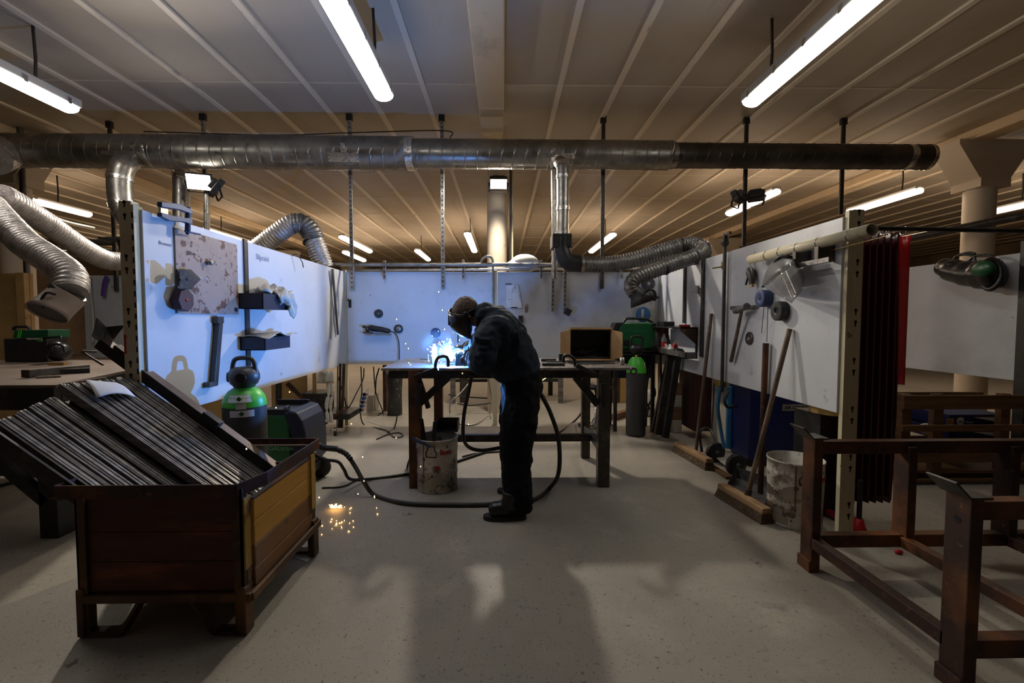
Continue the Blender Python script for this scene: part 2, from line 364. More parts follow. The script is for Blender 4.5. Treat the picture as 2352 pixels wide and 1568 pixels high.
batten('batten_light', 5.72, 6.2, 7.5, 'lit batten touching the cream post top of the right partition', (6.5,))
batten('batten_light', 8.06, 6.6, 7.5, 'lit batten right of the right hand white column', (7,))
batten('batten_light', -7.0, 7.0, 7.95, 'lit batten just right of the left column beneath a yellow glow', (7.4,))
batten('batten_light', -5.87, 9.16, 10.75, 'lit batten peeking over the top of the left partition', (9.7,))
batten('batten_light', -3.45, 9.9, 12.0, 'upper lit batten of the pair left of the back partition', (10.6,))
batten('batten_light', -4.15, 12.1, 13.8, 'lower lit batten of the pair left of the back partition', (12.6,))
batten('batten_light', -2.2, 11.8, 13.6, 'small distant lit batten right of the tall hanging strut', (12.4,))
batten('batten_light', -.73, 9.5, 11.9, 'distant lit batten just left of the middle column', (10.3,))
batten('batten_light', 2.3, 9.5, 11.9, 'distant lit batten above the curved grey hose', (10.3,))
batten('batten_light', -9.6, 12.2, 13.6, 'faint far lit batten behind the left extraction hose', (12.8,))

# ------------------------------------------------------------ partitions of the welding booth
ZB, ZT = .70, 1.745
XL, XR, YB = -1.79, 1.81, 5.2
def sheet_wall(name, a, b, m, label, z0=ZB, z1=ZT, t=.02):
    a, b = V(a), V(b); d = (b - a).normalized(); n = V((-d.y, d.x, 0)) * t / 2
    mb = MB().hexa([V((*(a - n).xy, z0)), V((*(b - n).xy, z0)), V((*(b + n).xy, z0)), V((*(a + n).xy, z0)), V((*(a - n).xy, z1)), V((*(b - n).xy, z1)), V((*(b + n).xy, z1)), V((*(a + n).xy, z1))])
    return tag(obj(name, mb, m, bev=.002), label, 'partition panel')
YS = 1.79 * FPX / 585.0
sheet_wall('partition_panel', (XL, 2.31, 0), (XL, YS - .012, 0), m_panel, 'white left partition sheet behind the spotted steel plate')
sheet_wall('partition_panel', (XL, YS + .012, 0), (XL, YB - .03, 0), m_panel, 'long white left partition sheet carrying the two black trays')
sheet_wall('partition_panel', (XL + .03, YB, 0), (-.12, YB, 0), m_panel, 'back partition sheet lit blue with the angle grinder on it')
sheet_wall('partition_panel', (-.06, YB, 0), (XR - .03, YB, 0), m_panel_soot, 'sooty back partition sheet behind the cardboard box')
sheet_wall('partition_panel', (XR, 2.40, 0), (XR, 3.60, 0), m_panel, 'white right partition sheet with the face shield hanging on it')
sheet_wall('partition_panel', (XR, 3.63, 0), (XR, YB - .03, 0), m_panel, 'white right partition sheet behind the small corner shelf')
sheet_wall('partition_panel', (-4.9, YB + .25, 0), (XL - .1, YB + .25, 0), m_grey_panel, 'grey partition sheet of the neighbouring bay on the left', z0=.76, z1=1.72)
sheet_wall('partition_panel', (4.25, 3.66, 0), (4.25, YB, 0), m_grey_panel, 'grey partition sheet with the black helmet at far right', z0=.70, z1=1.75)
def rack_post(name, x, y, label, h=1.78, w=.062, d=.055, side=1):
    t = thing(name, label, 'post', (x, y, 0), 'cream slotted posts')
    obj('post_channel', MB().box2((x - w / 2, y - d / 2, 0), (x + w / 2, y + d / 2, h)), m_cream, t, bev=.005)
    k = MB()
    z = .15
    while z < h - .05:
        for dz in (0, .062):
            k.lathe([(.0001, 0), (.009, 0)], (x, y - d / 2 - .001, z + dz), (0, -1, 0), 10); k.box((x, y - d / 2 - .0005, z + dz - .015), (.007, .001, .02))
        z += .26
    obj('keyhole_slots', k, m_black, t)
    return t
rack_post('slotted_post', -1.835, 2.30, 'cream slotted post at the near end of the left partition')
rp = rack_post('slotted_post', 1.865, 2.40, 'cream slotted post at the near end of the right partition')
s = MB()
for i in range(24): s.box((-1.7995, 2.275, 1.70 - i * .0545), (.0115, .011, .026)); 
obj('edge_slots', MB().box2((-1.805, 2.272, .05), (-1.793, 2.33, 1.76)), m_cream, bpy.data.objects['slotted_post'])
s = MB()
for i in range(24): s.box((-1.799, 2.2715, 1.71 - i * .0545), (.0085, .003, .027))
obj('slot_row', s, m_black, bpy.data.objects['slotted_post'])
obj('red_mark', MB().box2((-1.862, 2.2715, 1.035), (-1.852, 2.2735, 1.13)), m_red, bpy.data.objects['slotted_post'])
obj('edge_angle', MB().box2((1.812, 2.372, .0), (1.836, 2.40, 1.775)), m_cream, rp)
def slim_post(x, y, label, z1=ZT + .02, m=m_cream, w=.04):
    tag(obj('booth_post', MB().box2((x - w / 2, y - w / 2, 0), (x + w / 2, y + w / 2, z1)), m, bev=.004), label, 'post')
slim_post(XL + .005, YB, 'slim cream corner post where left and back partitions meet')
slim_post(-.09, YB, 'slim pale post joining the two back partition sheets', w=.05)
slim_post(XR - .005, YB, 'slim pale corner post behind the green wire welder', w=.045)
tag(obj('joint_strip', MB().box2((XL + .005, YS - .02, .72), (XL + .022, YS + .024, ZT + .01)), m_darksteel), 'dark vertical strip on the left partition between plate and trays', 'strip')
# bars on the right partition
for (x, y0, y1, lab, w) in ((1572, 607, 742, 'dark upright bar left on the right partition above the small shelf', .03), (1614, 586, 820, 'dark upright bar carrying the small corner shelf', .034)):
    a = PX(x, y0, XR - .03); b = PX(x, y1, XR - .03)
    tag(obj('upright_bar', MB().box2((XR - .035, a.y - w / 2, b.z), (XR - .011, a.y + w / 2, a.z)), m_darksteel), lab, 'bar')

# ------------------------------------------------------------ extraction duct
DY = 5.0
def dx(px, py=350): return P(px, py, DY).x
def spiral(x0, x1, z, r, m, y=DY):
    mb = MB(); vs = []; n = 30; xs = []; x = x0; i = 0
    while x < x1: [xs.append((min(x + q, x1), r + e)) for q, e in ((0, 0), (.004, 0), (.108, 0), (.112, 0), (.115, .0028), (.123, .0028), (.126, 0))]; x += .127
    fs = []; N = len(xs)
    for (x, rr) in xs:
        for k in range(n):
            q = 2 * math.pi * k / n
            xx = min(max(x + .03 * math.sin(q), x0), x1)
            vs.append((xx, y + rr * math.cos(q), z + rr * math.sin(q)))
    for i in range(N - 1):
        for k in range(n): k2 = (k + 1) % n; fs.append((i * n + k2, i * n + k, (i + 1) * n + k, (i + 1) * n + k2))
    mb.add(vs, fs, True); return mb
zc = P(1000, 353, DY).z
duct = thing('extraction_duct', 'long spiral steel extraction duct hung across the whole bay', 'duct', (0, DY, zc))
R1, R2, R3 = .172, .152, .132
s1 = obj('duct_section', spiral(-7.2, dx(940), zc, R1, m_duct), m_duct, duct)
obj('duct_section', spiral(dx(940), dx(1540), zc, R2, m_duct), m_duct, duct)
s3 = obj('duct_section', spiral(dx(1540), dx(2132), zc, R3, m_duct), m_duct_dark, duct)
obj('end_cap', MB().lathe([(.0001, 0), (R3 - .006, 0), (R3 + .004, -.006), (R3 + .004, -.05)], (dx(2134), DY, zc), (1, 0, 0), 30), m_tape, duct)
for (a, b, r) in ((935, 952, R1 + .004), (1536, 1550, R3 + .008), (2075, 2090, R3 + .003)):
    obj('joint_band', MB().tube([(dx(a), DY, zc), (dx(b), DY, zc)], [r, r - .003], 30), m_tape if a != 1536 else m_duct, duct)
def tape(px0, px1, py0, py1, r):
    mb = MB(); rows = []
    for i in range(7):
        x = dx(px0) + (dx(px1) - dx(px0)) * i / 6; row = []
        for k in range(9):
            z = P(0, py0 + (py1 - py0) * k / 8, DY - r).z - zc
            q = math.asin(max(-.99, min(.99, z / (r + .004))))
            row.append(V((x + random.uniform(-.008, .008), DY - (r + .0035 + random.uniform(0, .003)) * math.cos(q), zc + (r + .004) * math.sin(q))))
        rows.append(row)
    return obj('foil_tape', mb.grid(rows, False), m_tape, duct)
for q in ((262, 318, 344, 353, R1), (330, 338, 332, 386, R1), (352, 360, 330, 380, R1), (765, 832, 344, 362, R1), (795, 806, 322, 352, R1), (1270, 1316, 342, 354, R2), (1262, 1272, 330, 372, R2)): tape(*q)
obj('inlet_hose', MB().hose([P(40, 350, DY), P(15, 350, DY - .1), P(-20, 365, DY - .35)], .15, 22, .02, .03), m_foil, duct)
# spur drops from the duct
def dropper(name, pts, r, m, label, bands, n=20):
    t = thing(name, label, 'duct branch', pts[-1], 'duct branches')
    sp = spline(pts, 8)
    obj('branch_pipe', MB().tube(sp, r, n), m, t)
    for i in bands:
        a = sp[i]; d = (sp[min(i + 1, len(sp) - 1)] - sp[i - 1]).normalized()
        obj('joint_band', MB().tube([a - d * .02, a + d * .02], r + .006, n), m_tape, t)
    return t
db = dropper('duct_branch', [P(296, 368, 4.86), P(284, 380, 4.76), P(276, 405, 4.74), P(277, 450, 4.74), P(284, 480, 4.74), P(305, 512, 4.74), P(311, 548, 4.74)], .108, m_galv, 'bent steel duct branch dropping at the left behind the silver hoses', (17, 29, 34, 47))
a = P(296, 552, 4.74)
obj('mounting_plate', MB().box(a, (.36, .3, .02)), m_blackmetal, db)
obj('swivel_joint', MB().lathe([(.1, 0), (.1, -.07), (.085, -.12), (.085, -.2)], a + V((.02, 0, -.01)), (0, 0, 1), 20), m_black, db)
dropper('duct_branch', [P(418, 362, 5.06), P(417, 395, 5.28), P(417, 430, 5.3), P(417, 520, 5.3)], .088, m_galv, 'straight steel duct branch behind the clamp on the left partition', (9,))
db = dropper('duct_branch', [P(1285, 372, 4.82), P(1292, 378, 4.75), P(1293, 400, 4.74), P(1293, 470, 4.74), P(1292, 545, 4.74)], .066, m_galv, 'straight steel duct branch dropping to the black elbow right of centre', (9, 17, 25, 31))
obj('mounting_plate', MB().box(P(1288, 556, 4.78), (.2, .24, .14)), m_blackmetal, db, bev=.01)
pipe('duct_riser', [P(1272, 390, 5.0), P(1274, 640, 5.0)], .03, m_galv, 'thin steel riser pipe behind the duct branch right of centre', 'pipe')

# ------------------------------------------------------------ extraction arms
def hood(parent, c, d, r0, r1, L, m, slant=.5, up=(0, 0, 1), name='hood'):
    d = V(d).normalized(); c = V(c); a = d.cross(V(up)).normalized(); b = a.cross(d); n = 28; vs = []; fs = []
    prof = [(r0, 0, 0), (r0, .04, 0), (r1 * .8, L * .45, .1), (r1, L * .9, slant)]
    for r, h, sl in prof:
        for k in range(n):
            q = 2 * math.pi * k / n; vs.append(c + d * (h + sl * r * math.sin(q)) + a * r * math.cos(q) + b * r * math.sin(q))
    m1 = len(vs)
    for r, h, sl in reversed(prof):
        r2 = r - .008
        for k in range(n):
            q = 2 * math.pi * k / n; vs.append(c + d * (h + sl * r * math.sin(q) - .002) + a * r2 * math.cos(q) + b * r2 * math.sin(q))
    N = 2 * len(prof)
    for i in range(N - 1):
        for k in range(n): k2 = (k + 1) % n; fs.append((i * n + k, i * n + k2, (i + 1) * n + k2, (i + 1) * n + k))
    h = obj(name, MB().add(vs, fs, True), m, parent)
    obj('hood_inner_shade', MB().lathe([(.0001, .1), (r1 * .74, L * .42)], c, d, n), m_black, parent)  # black cone stands in for the shaded inside of the hood
    return h, a, b
arm = thing('fume_extractor', 'silver flexible extraction arm with beige hood hanging at the left', 'fume extractor', P(130, 700, 2.75))
obj('upper_hose', MB().hose([P(292, 600, 4.45), P(245, 597, 4.3), P(190, 570, 4.05), P(110, 515, 3.75), P(40, 470, 3.45), P(0, 448, 3.3)], .083), m_foil, arm)
obj('lower_hose', MB().hose([P(-25, 470, 3.2), P(10, 510, 3.1), P(60, 560, 2.98), P(120, 600, 2.88), P(160, 635, 2.8), P(160, 672, 2.74)], .083), m_foil, arm)
obj('elbow_hose', MB().hose([P(0, 448, 3.3), P(-25, 450, 3.26), P(-40, 460, 3.22), P(-25, 470, 3.2)], .09, 18, .0075, .08), m_foil, arm)
e = P(288, 601, 4.45)
obj('end_elbow', MB().tube(spline([e, P(305, 602, 4.52), P(315, 590, 4.6), P(316, 570, 4.7)], 6), [.085] * 8 + [.08] * 11, 20), m_hood, arm)
obj('hose_clamp', MB().tube([P(288, 601, 4.44), P(296, 602, 4.47)], .09, 20), m_darksteel, arm)
def loft_hood(c0, n0, r0, c1, ex, ey, rx, ry, m, parent):
    n0 = V(n0).normalized(); a = n0.cross(V((0, 1, 0))).normalized(); b = a.cross(n0); ex, ey = V(ex).normalized(), V(ey).normalized()
    if a.dot(ex) < 0: a = -a
    if b.dot(ey) < 0: b = -b
    rings = []
    for f, sc_ in ((0, 1), (.18, 1), (.5, 1), (.8, 1), (1, 1), (1, .95), (.6, .9), (.25, .85)):
        ring = []
        for k_ in range(30):
            q = 2 * math.pi * k_ / 30
            p0 = c0 + a * r0 * sc_ * math.cos(q) + b * r0 * sc_ * math.sin(q) + n0 * .03 * min(1, f * 6)
            p1 = c1 + ex * rx * sc_ * math.cos(q) + ey * ry * sc_ * math.sin(q)
            g = max(0, (f - .12) / .88); ring.append(p0.lerp(p1, g))
        rings.append(ring)
    vs = [p for r in rings for p in r]; fs = []
    for i in range(7):
        for k_ in range(30): k2 = (k_ + 1) % 30; fs.append((i * 30 + k_, i * 30 + k2, (i + 1) * 30 + k2, (i + 1) * 30 + k_))
    obj('hood', MB().add(vs, fs, True), m, parent)
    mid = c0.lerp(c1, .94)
    obj('hood_inner_shade', MB().add([mid + ex * rx * .955 * math.cos(6.2832 * k_ / 30) + ey * ry * .955 * math.sin(6.2832 * k_ / 30) for k_ in range(30)], [tuple(range(30))]), m_black, parent)  # black disc near the mouth stands in for the shade inside
vd = P(108, 720, 2.66) - CO; vd.z = 0; vd.normalize(); ud = V((-vd.y, vd.x, 0)); ud = ud if ud.x > 0 else -ud
loft_hood(P(157, 676, 2.735), P(112, 716, 2.67) - P(160, 672, 2.74), .09, P(107, 720, 2.66), ud * .17 - V((0, 0, .085)), -vd * .93 + V((0, 0, .37)), .098, .105, m_hood, arm)
obj('hose_clamp', MB().tube([P(158, 668, 2.74), P(150, 676, 2.735)], .092, 20), m_darksteel, arm)
obj('handle', MB().tube(spline([P(128, 676, 2.62), P(108, 672, 2.6), P(95, 690, 2.6), P(100, 706, 2.62)], 6), .008, 8), m_blackmetal, arm)
obj('tie_cord', MB().tube(spline([P(92, 484, 3.6), P(150, 508, 3.9), P(216, 523, 4.3)], 8), .01, 6), m_cloth, arm)
arm = thing('fume_extractor', 'grey flexible extraction arm looping to a black hood right of the box', 'fume extractor', P(1480, 690, 4.3))
obj('base_elbow', MB().tube(spline([P(1292, 545, 4.74), P(1292, 575, 4.74), P(1305, 600, 4.72), P(1340, 607, 4.7)], 7), .088, 20), m_black, arm)
obj('hose_clamp', MB().tube([P(1334, 607, 4.7), P(1340, 607, 4.7)], .093, 20), m_galv, arm)
obj('upper_hose', MB().hose([P(1338, 607, 4.7), P(1390, 607, 4.68), P(1450, 598, 4.64), P(1520, 577, 4.58), P(1580, 562, 4.5), P(1606, 565, 4.42)], .08), m_foil_dark, arm)
obj('elbow_hose', MB().hose([P(1600, 563, 4.44), P(1616, 573, 4.36), P(1608, 586, 4.26), P(1592, 590, 4.2)], .074, 18, .0075, .06), m_foil_dark, arm)
obj('lower_hose', MB().hose([P(1600, 588, 4.22), P(1560, 601, 4.18), P(1500, 622, 4.16), P(1462, 637, 4.15), P(1450, 655, 4.15), P(1456, 672, 4.15)], .068), m_foil_dark, arm)
for (x, y) in ((1567, 559), (1528, 606)): obj('hose_clamp', MB().tube([P(x - 2, y + 8, 4.5 if y < 600 else 4.17), P(x + 2, y + 7, 4.5 if y < 600 else 4.17)], .084 if y < 600 else .073, 20), m_black, arm)
hood(arm, P(1455, 668, 4.15), P(1487, 700, 4.13) - P(1455, 668, 4.15), .07, .125, .17, m_blackmetal, slant=.45)
obj('handle', MB().tube(spline([P(1480, 672, 4.03), P(1492, 664, 4.0), P(1504, 672, 4.0), P(1503, 690, 4.03)], 6), .013, 8), m_black, arm)
arm = thing('fume_extractor', 'arched grey extraction hose behind the left partition', 'fume extractor', P(745, 600, 4.9))
obj('upper_hose', MB().hose([P(570, 590, 4.75), P(600, 566, 4.75), P(640, 535, 4.77), P(672, 514, 4.8), P(695, 515, 4.83)], .098), m_foil, arm)
obj('elbow_hose', MB().hose([P(672, 514, 4.8), P(695, 514, 4.83), P(714, 532, 4.85), P(722, 552, 4.86)], .1, 18, .0085, .07), m_foil_dark, arm)
obj('lower_hose', MB().hose([P(718, 545, 4.86), P(732, 580, 4.88), P(745, 615, 4.9)], .098), m_foil, arm)
obj('hose_clamp', MB().tube([P(716, 549, 4.86), P(718, 552, 4.86)], .103, 20), m_black, arm)

# ------------------------------------------------------------ perforated hanging struts
def strut(px, y0, y1, Y, label, holes=True, group='perforated hanging struts', w=.042, name='perforated_strut'):
    top = P(px, y0, Y); x = top.x; z1 = H if y0 < 300 else top.z; z0 = P(px, y1, Y).z
    t = thing(name, label, 'strut', (x, Y, z0), group)
    obj('channel', MB().box2((x - w / 2, Y - .012, z0), (x + w / 2, Y + .012, z1)), m_galv if y1 - y0 < 200 or px in (803, 1015) else m_darksteel, t, bev=.003)
    if holes:
        k = MB(); z = z0 + .03
        while z < z1 - .02: k.lathe([(.0001, 0), (.0085, 0)], (x, Y - .0135, z), (0, -1, 0), 8); z += .05
        obj('hole_row', k, m_black, t)
    if y0 < 300: obj('ceiling_bracket', MB().box2((x - .035, Y - .02, H - .07), (x + .03, Y + .02, H)), m_blackmetal, t)
    return t
strut(803, 280, 665, 5.17, 'grey strut from the ceiling to the left end of the back partition')
strut(1015, 280, 663, 5.17, 'bright strut from the ceiling to the blue lit back sheet')
strut(1386, 280, 663, 5.17, 'perforated strut passing behind the curved hose right of centre')
strut(252, 288, 668, 5.42, 'strut from the ceiling behind the bent duct branch')
strut(467, 288, 400, 5.2, 'short strut from the ceiling above the lit floodlight')
strut(1715, 275, 565, 5.17, 'dark strut carrying the unlit floodlight pair')
strut(1938, 275, 492, 5.17, 'perforated strut near the end of the duct')
for (x, y0, y1, lab) in ((883, 598, 641, 'short rail hanger above the black disc'), (1064, 596, 641, 'short rail hanger above the welder'), (1243, 597, 640, 'short rail hanger left of the long perforated strips'), (1428, 618, 640, 'short rail hanger under the grey hoses')):
    strut(x, y0, y1, 5.12, lab, w=.03, name='rail_hanger', group='rail hangers')
strut(1270, 596, 716, 5.13, 'long perforated strip, first right of the warning notice', name='perforated_strip', group='perforated strips', w=.034)
strut(1298, 612, 716, 5.13, 'long perforated strip with a dark block at its lower end', name='perforated_strip', group='perforated strips', w=.034)
tag(obj('dark_block', MB().box(P(1304, 716, 5.09), (.075, .045, .075), Matrix.Rotation(.5, 3, 'Y')), m_blackmetal, bev=.008), 'small dark block hanging under the perforated strip', 'block')
pipe('wall_rail', [P(750, 607, 5.08), P(1445, 608, 5.08)], .021, m_galv, 'galvanised round rail along the top of the back partition', 'rail')
pipe('wall_rail', [P(800, 621, 5.24), P(1500, 616, 5.24)], .016, m_galv, 'thin lower rail just above the back partition edge', 'rail')
pipe('air_pipe', spline([P(1103, 606, 5.1), P(1108, 595, 5.1), P(1120, 588, 5.1), P(1131, 596, 5.1), P(1132, 625, 5.13), P(1132, 700, 5.15)], 8), .013, m_galv, 'bent galvanised pipe dropping from the rail behind the welder', 'pipe')
pipe('ceiling_wire', spline([P(330, 302, 5.15), P(620, 310, 5.15), P(800, 305, 5.15), P(1020, 300, 5.15), P(1034, 318, 5.15)], 6), .006, m_rubber, 'thin black cable running along above the duct', 'cable', n=6)
pipe('steel_pipe', [P(0, 588, 6.5), P(290, 578, 6.2)], .05, m_duct, 'grey pipe behind the left extraction hose', 'pipe')
pipe('steel_pipe', [P(1910, 583, 6.6), P(2352, 495, 5.2)], .05, m_darksteel, 'dark sloping pipe behind the red curtain rod', 'pipe')
pipe('steel_pipe', [P(0, 558, 8.6), P(330, 556, 8.6)], .06, m_blackmetal, 'dark horizontal duct far behind the left hoses', 'pipe')
# bags on top of the back partition
tag(obj('white_bag', MB().ell(P(1205, 605, 5.32), (.17, .1, .11)).ell(P(1180, 612, 5.3), (.1, .08, .07)), m_white), 'crumpled white bag showing above the back partition', 'bag')

# ------------------------------------------------------------ floodlights
def flood(c, d, label, lit, name='floodlight', w=.24, h=.17, up=(0, 0, 1), e=0, cone=165, arm=None, col=(1, .9, .76)):
    c, d = V(c), V(d).normalized(); a = d.cross(V(up)).normalized(); b = a.cross(d)
    R = Matrix((a, d, b)).transposed()
    t = thing(name, label, 'floodlight', c, 'floodlights')
    obj('lamp_body', MB().box(c, (w, .06, h), R).box(c - d * .05, (w * .7, .05, h * .7), R), m_blackmetal, t, bev=.006)
    obj('lens', MB().box(c + d * .033, (w * .9, .006, h * .88), R), m_flood if lit else m_shield, t)
    obj('yoke', MB().bar(c - a * w * .55, c - a * w * .55 + V((0, .06, -.1)), .02, .004).bar(c + a * w * .55, c + a * w * .55 + V((0, .06, -.1)), .02, .004).bar(c - a * w * .55 + V((0, .06, -.1)), c + a * w * .55 + V((0, .06, -.1)), .02, .004), m_blackmetal, t)
    if lit and e:
        l = lamp('floodlight_beam', 'SPOT', c + d * .06, e, col, spot_size=math.radians(cone), spot_blend=.5, shadow_soft_size=.07); aim(l, d)
    if arm: obj('mounting_arm', MB().bar(c - d * .05, c + V(arm), .03, .02), m_blackmetal, t)
    return t
flood(P(458, 417, 5.0), (.30, -.85, -.42), 'brightly lit floodlight on the pole at the left', True, e=FLOOD_L, cone=118)
flood(P(497, 432, 5.1), (.6, .5, -.5), 'unlit floodlight facing away, beside the lit one', False)
pipe('lamp_pole', [P(475, 440, 5.1), P(475, 660, 5.1)], .03, m_galv, 'galvanised pole holding the lit floodlight', 'pole')
flood(P(1145, 419, 5.56), (.02, -.62, -.78), 'brightly lit floodlight on the middle column', True, w=.21, h=.14, e=FLOOD_C, arm=(-.02, .30, .06))
flood(P(1694, 452, 5.05), (-.6, .7, -.35), 'unlit floodlight on the left of the dark strut', False, w=.17, h=.12, arm=(.09, .11, .03))
flood(P(1737, 450, 5.05), (.6, .75, -.4), 'unlit floodlight on the right of the dark strut', False, w=.17, h=.12, arm=(-.09, .11, .03))
# ============================================================ WORKBENCH
def rnd(a): return random.uniform(-a, a)
TZ = .863
tx0, tx1, ty0, ty1 = P(875, 845, 3.2).x, P(1462, 845, 3.2).x, 3.2, 4.02
t = thing('workbench', 'steel welding bench the welder leans over, with crossbar and braces', 'workbench', ((tx0 + tx1) / 2, 3.6, 0))
obj('bench_top', MB().box2((tx0, ty0, TZ - .018), (tx1, ty1, TZ)), m_benchtop, t, bev=.002)
lx0, lx1 = P(956, 1125, 3.24).x, P(1384, 1125, 3.24).x
for x in (lx0, lx1):
    obj('leg', MB().box2((x - .042, 3.2, 0), (x + .042, 3.28, TZ - .018)), m_rust if x < 0 else m_darksteel, t, bev=.004)
    xb = x + (.07 if x < 0 else -.005)
    obj('leg', MB().box2((xb - .036, 3.88, 0), (xb + .036, 3.95, TZ - .018)), m_rust if x < 0 else m_darksteel, t, bev=.004)
    obj('side_rail', MB().bar((x, 3.28, .265), (xb, 3.88, .265), .05, .05), m_darksteel, t, bev=.003)
    obj('apron', MB().box2((x - .03, 3.28, TZ - .09), (x + .03, 3.95, TZ - .018)), m_blackmetal, t)
obj('crossbar', MB().box2((lx0 + .04, 3.55, .24), (lx1 - .03, 3.6, .295)), m_darksteel, t, bev=.003)
obj('apron', MB().box2((tx0 + .05, 3.215, TZ - .075), (tx1 - .16, 3.235, TZ - .018)), m_blackmetal, t)
obj('apron', MB().box2((tx0 + .05, 3.98, TZ - .07), (tx1 - .05, 4.0, TZ - .018)), m_blackmetal, t)
def hinge_arm(sx, pts, loop):   # folding support with a loop handle
    obj('folding_brace', MB().bar(pts[0], pts[1], .03, .05, (0, 1, 0)).bar(pts[2], pts[3], .03, .045, (0, 1, 0)), m_blackmetal, t, bev=.004)
    obj('loop_handle', MB().tube(spline(loop, 6), .0115, 8), m_black, t)
Yb = 3.155
hinge_arm(-1, [P(952, 866, Yb), P(1006, 846, Yb), P(962, 880, Yb), P(962, 935, Yb)], [P(1000, 850, Yb), P(1001, 832, Yb), P(1007, 821, Yb), P(1020, 818, Yb), P(1028, 823, Yb), P(1030, 842, Yb)])
hinge_arm(1, [P(1372, 862, Yb), P(1322, 838, Yb), P(1384, 880, Yb), P(1384, 935, Yb)], [P(1322, 842, Yb), P(1318, 824, Yb), P(1308, 817, Yb), P(1296, 818, Yb), P(1293, 832, Yb)])
obj('brace', MB().bar(P(965, 925, 3.22), P(1030, 866, 3.22), .05, .04, (0, 1, 0)), m_blackmetal, t, bev=.003)
obj('brace', MB().bar(P(1372, 928, 3.22), P(1322, 866, 3.22), .05, .06, (0, 1, 0)), m_blackmetal, t, bev=.003)
obj('gusset', MB().bar(P(962, 868, 3.21), P(984, 936, 3.24), .03, .035, (0, 1, 0)), m_blackmetal, t)
obj('hook_ring', MB().tube([P(1455, 852, 3.18) + V((.022 * math.cos(q * .524), 0, .022 * math.sin(q * .524))) for q in range(13)], .007, 6), m_darksteel, t)
# things lying on the bench
wp = thing('weld_workpiece', 'black square steel workpiece under the welding arc', 'workpiece', (-.335, 3.47, TZ))
c = V((-.335, 3.47, TZ))
obj('tube_section', MB().box2((c.x - .018, c.y - .122, TZ), (c.x + .09, c.y + .04, TZ + .08)), m_workpiece, wp, bev=.004)
obj('base_plate', MB().box2((c.x - .09, c.y - .09, TZ), (c.x + .2, c.y + .09, TZ + .01)), m_darksteel, wp)
def can(px, py, Y, r, h, label, m=m_white):
    p = P(px, py, Y); p.z = TZ
    k = thing('spray_can', label, 'spray can', p)
    obj('can_body', MB().lathe([(.0001, 0), (r, 0), (r, h * .8), (r * .7, h * .88), (r * .45, h * .9)], p, n=20), m, k)
    obj('nozzle', MB().lathe([(r * .5, h * .88), (r * .5, h), (.0001, h)], p, n=12), m_white, k)
can(997, 836, 3.52, .024, .155, 'white spray can glowing beside the welding arc')
tag(obj('scribe_tool', MB().bar(P(965, 824, 3.55), P(985, 826, 3.5), .006, .006).tube([P(983, 828, 3.5), P(983, 814, 3.5)], .005, 6), m_steel), 'small thin steel tool lying left of the spray can', 'tool')
for (x0, y0, x1, y1, Y, w, h, m, lab) in ((1243, 823, 1277, 825, 3.7, .05, .022, m_darksteel, 'flat dark bar on the bench behind the welder back'), (1255, 831, 1298, 831, 3.55, .03, .016, m_blackmetal, 'short black bar lying in front of the flat bar on the bench'), (1245, 838, 1296, 838, 3.36, .07, .02, m_blackmetal, 'thick black bar near the bench edge behind the welder')):
    a, b = P(x0, y0, Y), P(x1, y1, Y); a.z = b.z = TZ + h / 2 + .001
    tag(obj('steel_offcut', MB().bar(a, b, w, h), m, bev=.002), lab, 'steel bar')
a = P(1290, 830, 3.6); a.z = TZ
tag(obj('magnet_block', MB().box(a + V((0, 0, .035)), (.045, .045, .07)), m_blackmetal, bev=.003), 'upright black block on the bench left of the cardboard box', 'block')
a = P(1352, 832, 3.6); a.z = TZ + .004
tag(obj('dark_plate', MB().box(a, (.32, .3, .006), Matrix.Rotation(.15, 3, 'Z')), m_blackmetal), 'thin dark plate lying before the cardboard box', 'plate')
a = P(1429, 838, 3.4); a.z = TZ
tag(obj('steel_stub', MB().lathe([(.0001, 0), (.018, 0), (.018, .055), (.0001, .055)], a, n=14), m_galv), 'small round steel stub at the bench right end', 'stub')
# cardboard box, open side to the camera
bx0, bx1 = P(1309, 822, 3.78).x, P(1405, 822, 3.78).x
bzt = P(1350, 756, 3.78).z
t = thing('cardboard_box', 'open cardboard box of black parts on the bench', 'box', ((bx0 + bx1) / 2, 3.88, TZ))
m = MB().box2((bx0, 3.78, TZ + .008), (bx1, 3.98, TZ + .013)).box2((bx0, 3.78, bzt - .005), (bx1, 3.98, bzt)).box2((bx0, 3.975, TZ + .008), (bx1, 3.98, bzt)).box2((bx0, 3.78, TZ + .008), (bx0 + .005, 3.98, bzt)).box2((bx1 - .005, 3.78, TZ + .008), (bx1, 3.98, bzt))
obj('carton', m, m_card, t)
obj('inner_shade', MB().box2((bx0 + .006, 3.966, TZ + .014), (bx1 - .006, 3.973, bzt - .012)).box2((bx0 + .006, 3.80, TZ + .014), (bx0 + .012, 3.966, bzt - .03)).box2((bx1 - .012, 3.80, TZ + .014), (bx1 - .006, 3.966, bzt - .03)).box2((bx0 + .006, 3.81, bzt - .012), (bx1 - .006, 3.966, bzt - .006)), m_black, t)  # black sheets added to put shade into the inside of the box
for sx, xa, xb_, yt, yb in ((-1, 1309, 1287, 763, 820), (1, 1405, 1430, 763, 822)):
    a, b, c, d = P(xa, 757, 3.78), P(xa, 821, 3.78), P(xb_, yb, 3.66), P(xb_, yt, 3.66)
    a.z = min(a.z, bzt); b.z = TZ + .012; c.z = max(c.z, TZ + .004)
    obj('flap', MB().prism([a, b, c, d], (0, .004, 0)), m_card, t)
obj('flap', MB().box2((bx0, 3.775, bzt), (bx1, 3.781, bzt + .016)).box2((bx0 - .02, 3.70, TZ + .006), (bx1 + .02, 3.785, TZ + .01)), m_card, t)
k = MB()
